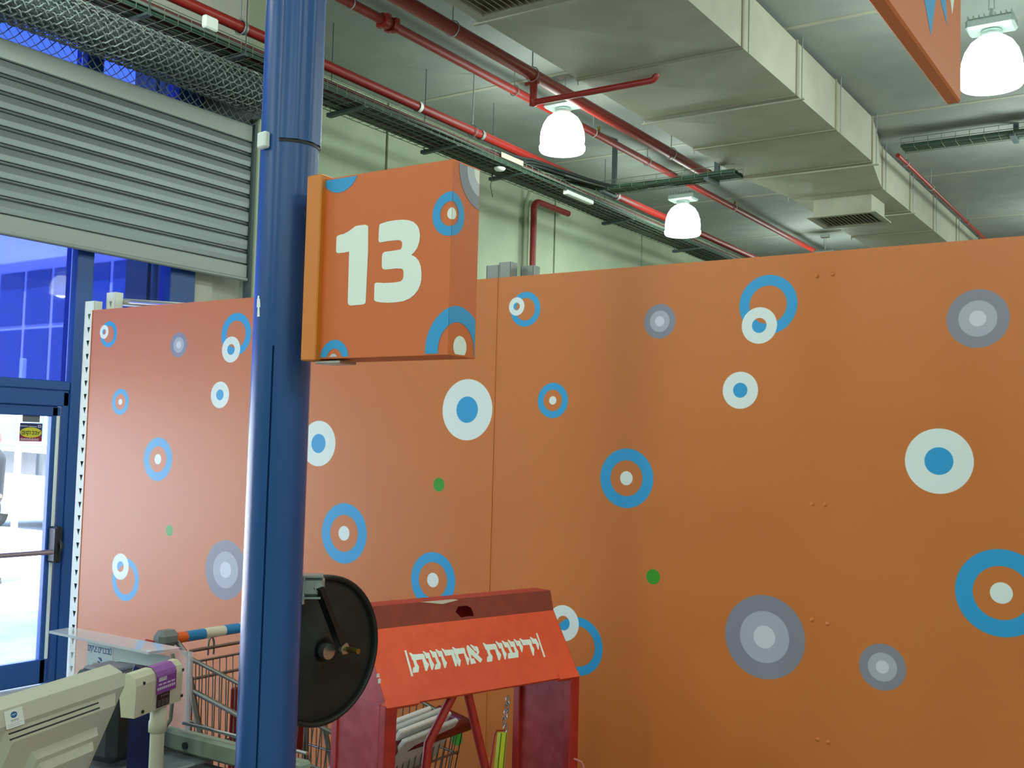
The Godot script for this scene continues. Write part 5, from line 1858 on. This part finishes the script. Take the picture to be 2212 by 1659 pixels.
# ---------------------------------------------------------------- lamps
func lamps() -> void:
	var lm := mat(Color(0.95, 0.97, 0.95), 0.4)
	lm.emission_enabled = true
	lm.emission = Color(0.93, 1.0, 0.96)
	lm.emission_energy_multiplier = 2.6
	var zin := mat(Color(0.72, 0.78, 0.76), 0.3, 0.6)
	var proto := Node3D.new()
	var spots := [
		[ony(1215, 290, 4.9), "lit white bell lamp hanging below the red sprinkler pipes"],
		[ony(1475, 478, 4.7), "lit white bell lamp hanging past the crossing cable tray, close to the green wall"],
		[ony(2142, 138, 4.8), "lit white bell lamp hanging beside the orange banner"],
	]
	var ly := 4.8
	for x in [-5.6, -1.44, 2.8, 7.0]:
		for z in [-3.6, 0.6, 4.8, 9.0]:
			spots.append([Vector3(x, ly, z), "lit white bell lamp in the rows over the checkouts"])
	for q in [[2.8, -8.7], [7.0, -8.7], [-1.44, -13.3], [2.8, -13.3], [7.0, -13.3], [-5.6, -18.0], [-1.44, -18.0], [2.8, -18.0]]:
		spots.append([Vector3(q[0], ly, q[1]), "lit white bell lamp in the rows over the shop floor"])
	var first: Node3D = null
	for s in spots:
		var at: Vector3 = s[0]
		var o: Node3D
		if first == null:
			o = Node3D.new()
			o.name = numbered("bell_lamp")
			add_child(o)
			first = o
			var st := mb()
			lathe(st, [Vector2(0.0, -0.205), Vector2(0.12, -0.205), Vector2(0.225, -0.185), Vector2(0.238, -0.165), Vector2(0.24, -0.135), Vector2(0.228, -0.115), Vector2(0.232, -0.06), Vector2(0.225, 0.02), Vector2(0.20, 0.10), Vector2(0.16, 0.165), Vector2(0.11, 0.205), Vector2(0.0, 0.212)], 40)
			lamp_part("glass_bell", st, lm, o)
			st = mb()
			lathe(st, [Vector2(0.0, 0.20), Vector2(0.085, 0.205), Vector2(0.08, 0.265), Vector2(0.0, 0.27)], 24)
			lamp_part("neck", st, zin, o)
			st = mb()
			cbox(st, Vector3(0, 0.315, 0), Vector3(0.36, 0.09, 0.22), 0.02)
			for i in 9:
				box(st, Vector3(-0.16 + i * 0.04, 0.365, 0), Vector3(0.008, 0.03, 0.2))
			lamp_part("ballast_housing", st, zin, o)
			st = mb()
			tube(st, [Vector3(0, 0.36, 0), Vector3(0, 0.45, 0)], 0.012, 8)
			tube(st, [Vector3(-0.02, 0.44, 0), Vector3(-0.02, 0.60, 0)], 0.004, 6)
			tube(st, [Vector3(0.02, 0.44, 0), Vector3(0.02, 0.60, 0)], 0.004, 6)
			box(st, Vector3(0, 0.62, 0), Vector3(0.14, 0.05, 0.10))
			lamp_part("hook", st, zin, o)
			st = mb()
			tube(st, [Vector3(0, 0, 0), Vector3(0, 1, 0)], 0.006, 6)
			lamp_part("hanging_rod", st, zin, o)
			var l := OmniLight3D.new()
			l.name = "lamp_light"
			l.light_color = Color(0.93, 1.0, 0.97)
			l.light_energy = LAMP
			l.light_size = 0.22
			l.omni_range = 60; l.omni_attenuation = 2.0
			l.shadow_enabled = true
			l.position = Vector3(0, -0.02, 0)
			o.add_child(l)
		else:
			o = first.duplicate()
			o.name = numbered("bell_lamp")
			add_child(o)
		o.position = at
		var hr := o.get_node("hanging_rod") as Node3D                   # each rod reaches up to the ceiling
		hr.position.y = 0.62
		hr.scale.y = 5.497 - at.y - 0.62
		o.set_meta("label", s[1]); o.set_meta("category", "lamp"); o.set_meta("group", "bell lamps under the ceiling")
const LAMP := 1.2
func lamp_part(called: String, st: SurfaceTool, m: Material, parent: Node3D) -> void:
	st.generate_normals()
	var o := MeshInstance3D.new()
	o.mesh = st.commit(); o.material_override = m; o.name = called
	parent.add_child(o, true)

func banner() -> void:
	var y := 3.2
	var x0 := -0.985
	var x1 := -0.925
	var ze := -4.86
	var zn := -2.6
	var t := thing("hanging_banner", "orange box banner with blue star points hanging from the ceiling", "banner", Vector3(-0.95, y, -3.8))
	var st := mb()
	cbox(st, Vector3((x0 + x1) * 0.5, y + 0.45, (ze + zn) * 0.5), Vector3(x1 - x0, 0.9, zn - ze), 0.008)
	obj("box", st, mat(Color(0.80, 0.42, 0.17), 0.5), t)
	var X := x1 + 0.0008
	for q in [[[1996, -6], [2022, -6], [2011, 78]], [[2030, -6], [2043, -6], [2046, 55]], [[2052, -6], [2062, -6], [2057, 32]]]:
		st = mb()
		var p := []
		for k in q:
			p.append(onx(k[0], k[1], X))
		# extend each point upward into a whole ray of the star
		var top: Vector3 = (p[0] + p[1]) * 0.5 + Vector3.UP * 0.25
		tri(st, p[2], p[1], p[0]); tri(st, p[0], p[1], top)
		obj("star_point", st, M.print_blue if q[0][0] != 2052 else M.print_white, t)
	for z in [ze + 0.25, zn - 0.25]:
		st = mb()
		tube(st, [Vector3(-0.955, y + 0.89, z), Vector3(-0.955, 5.5, z)], 0.002, 5)
		obj("wire", st, M.steel, t)
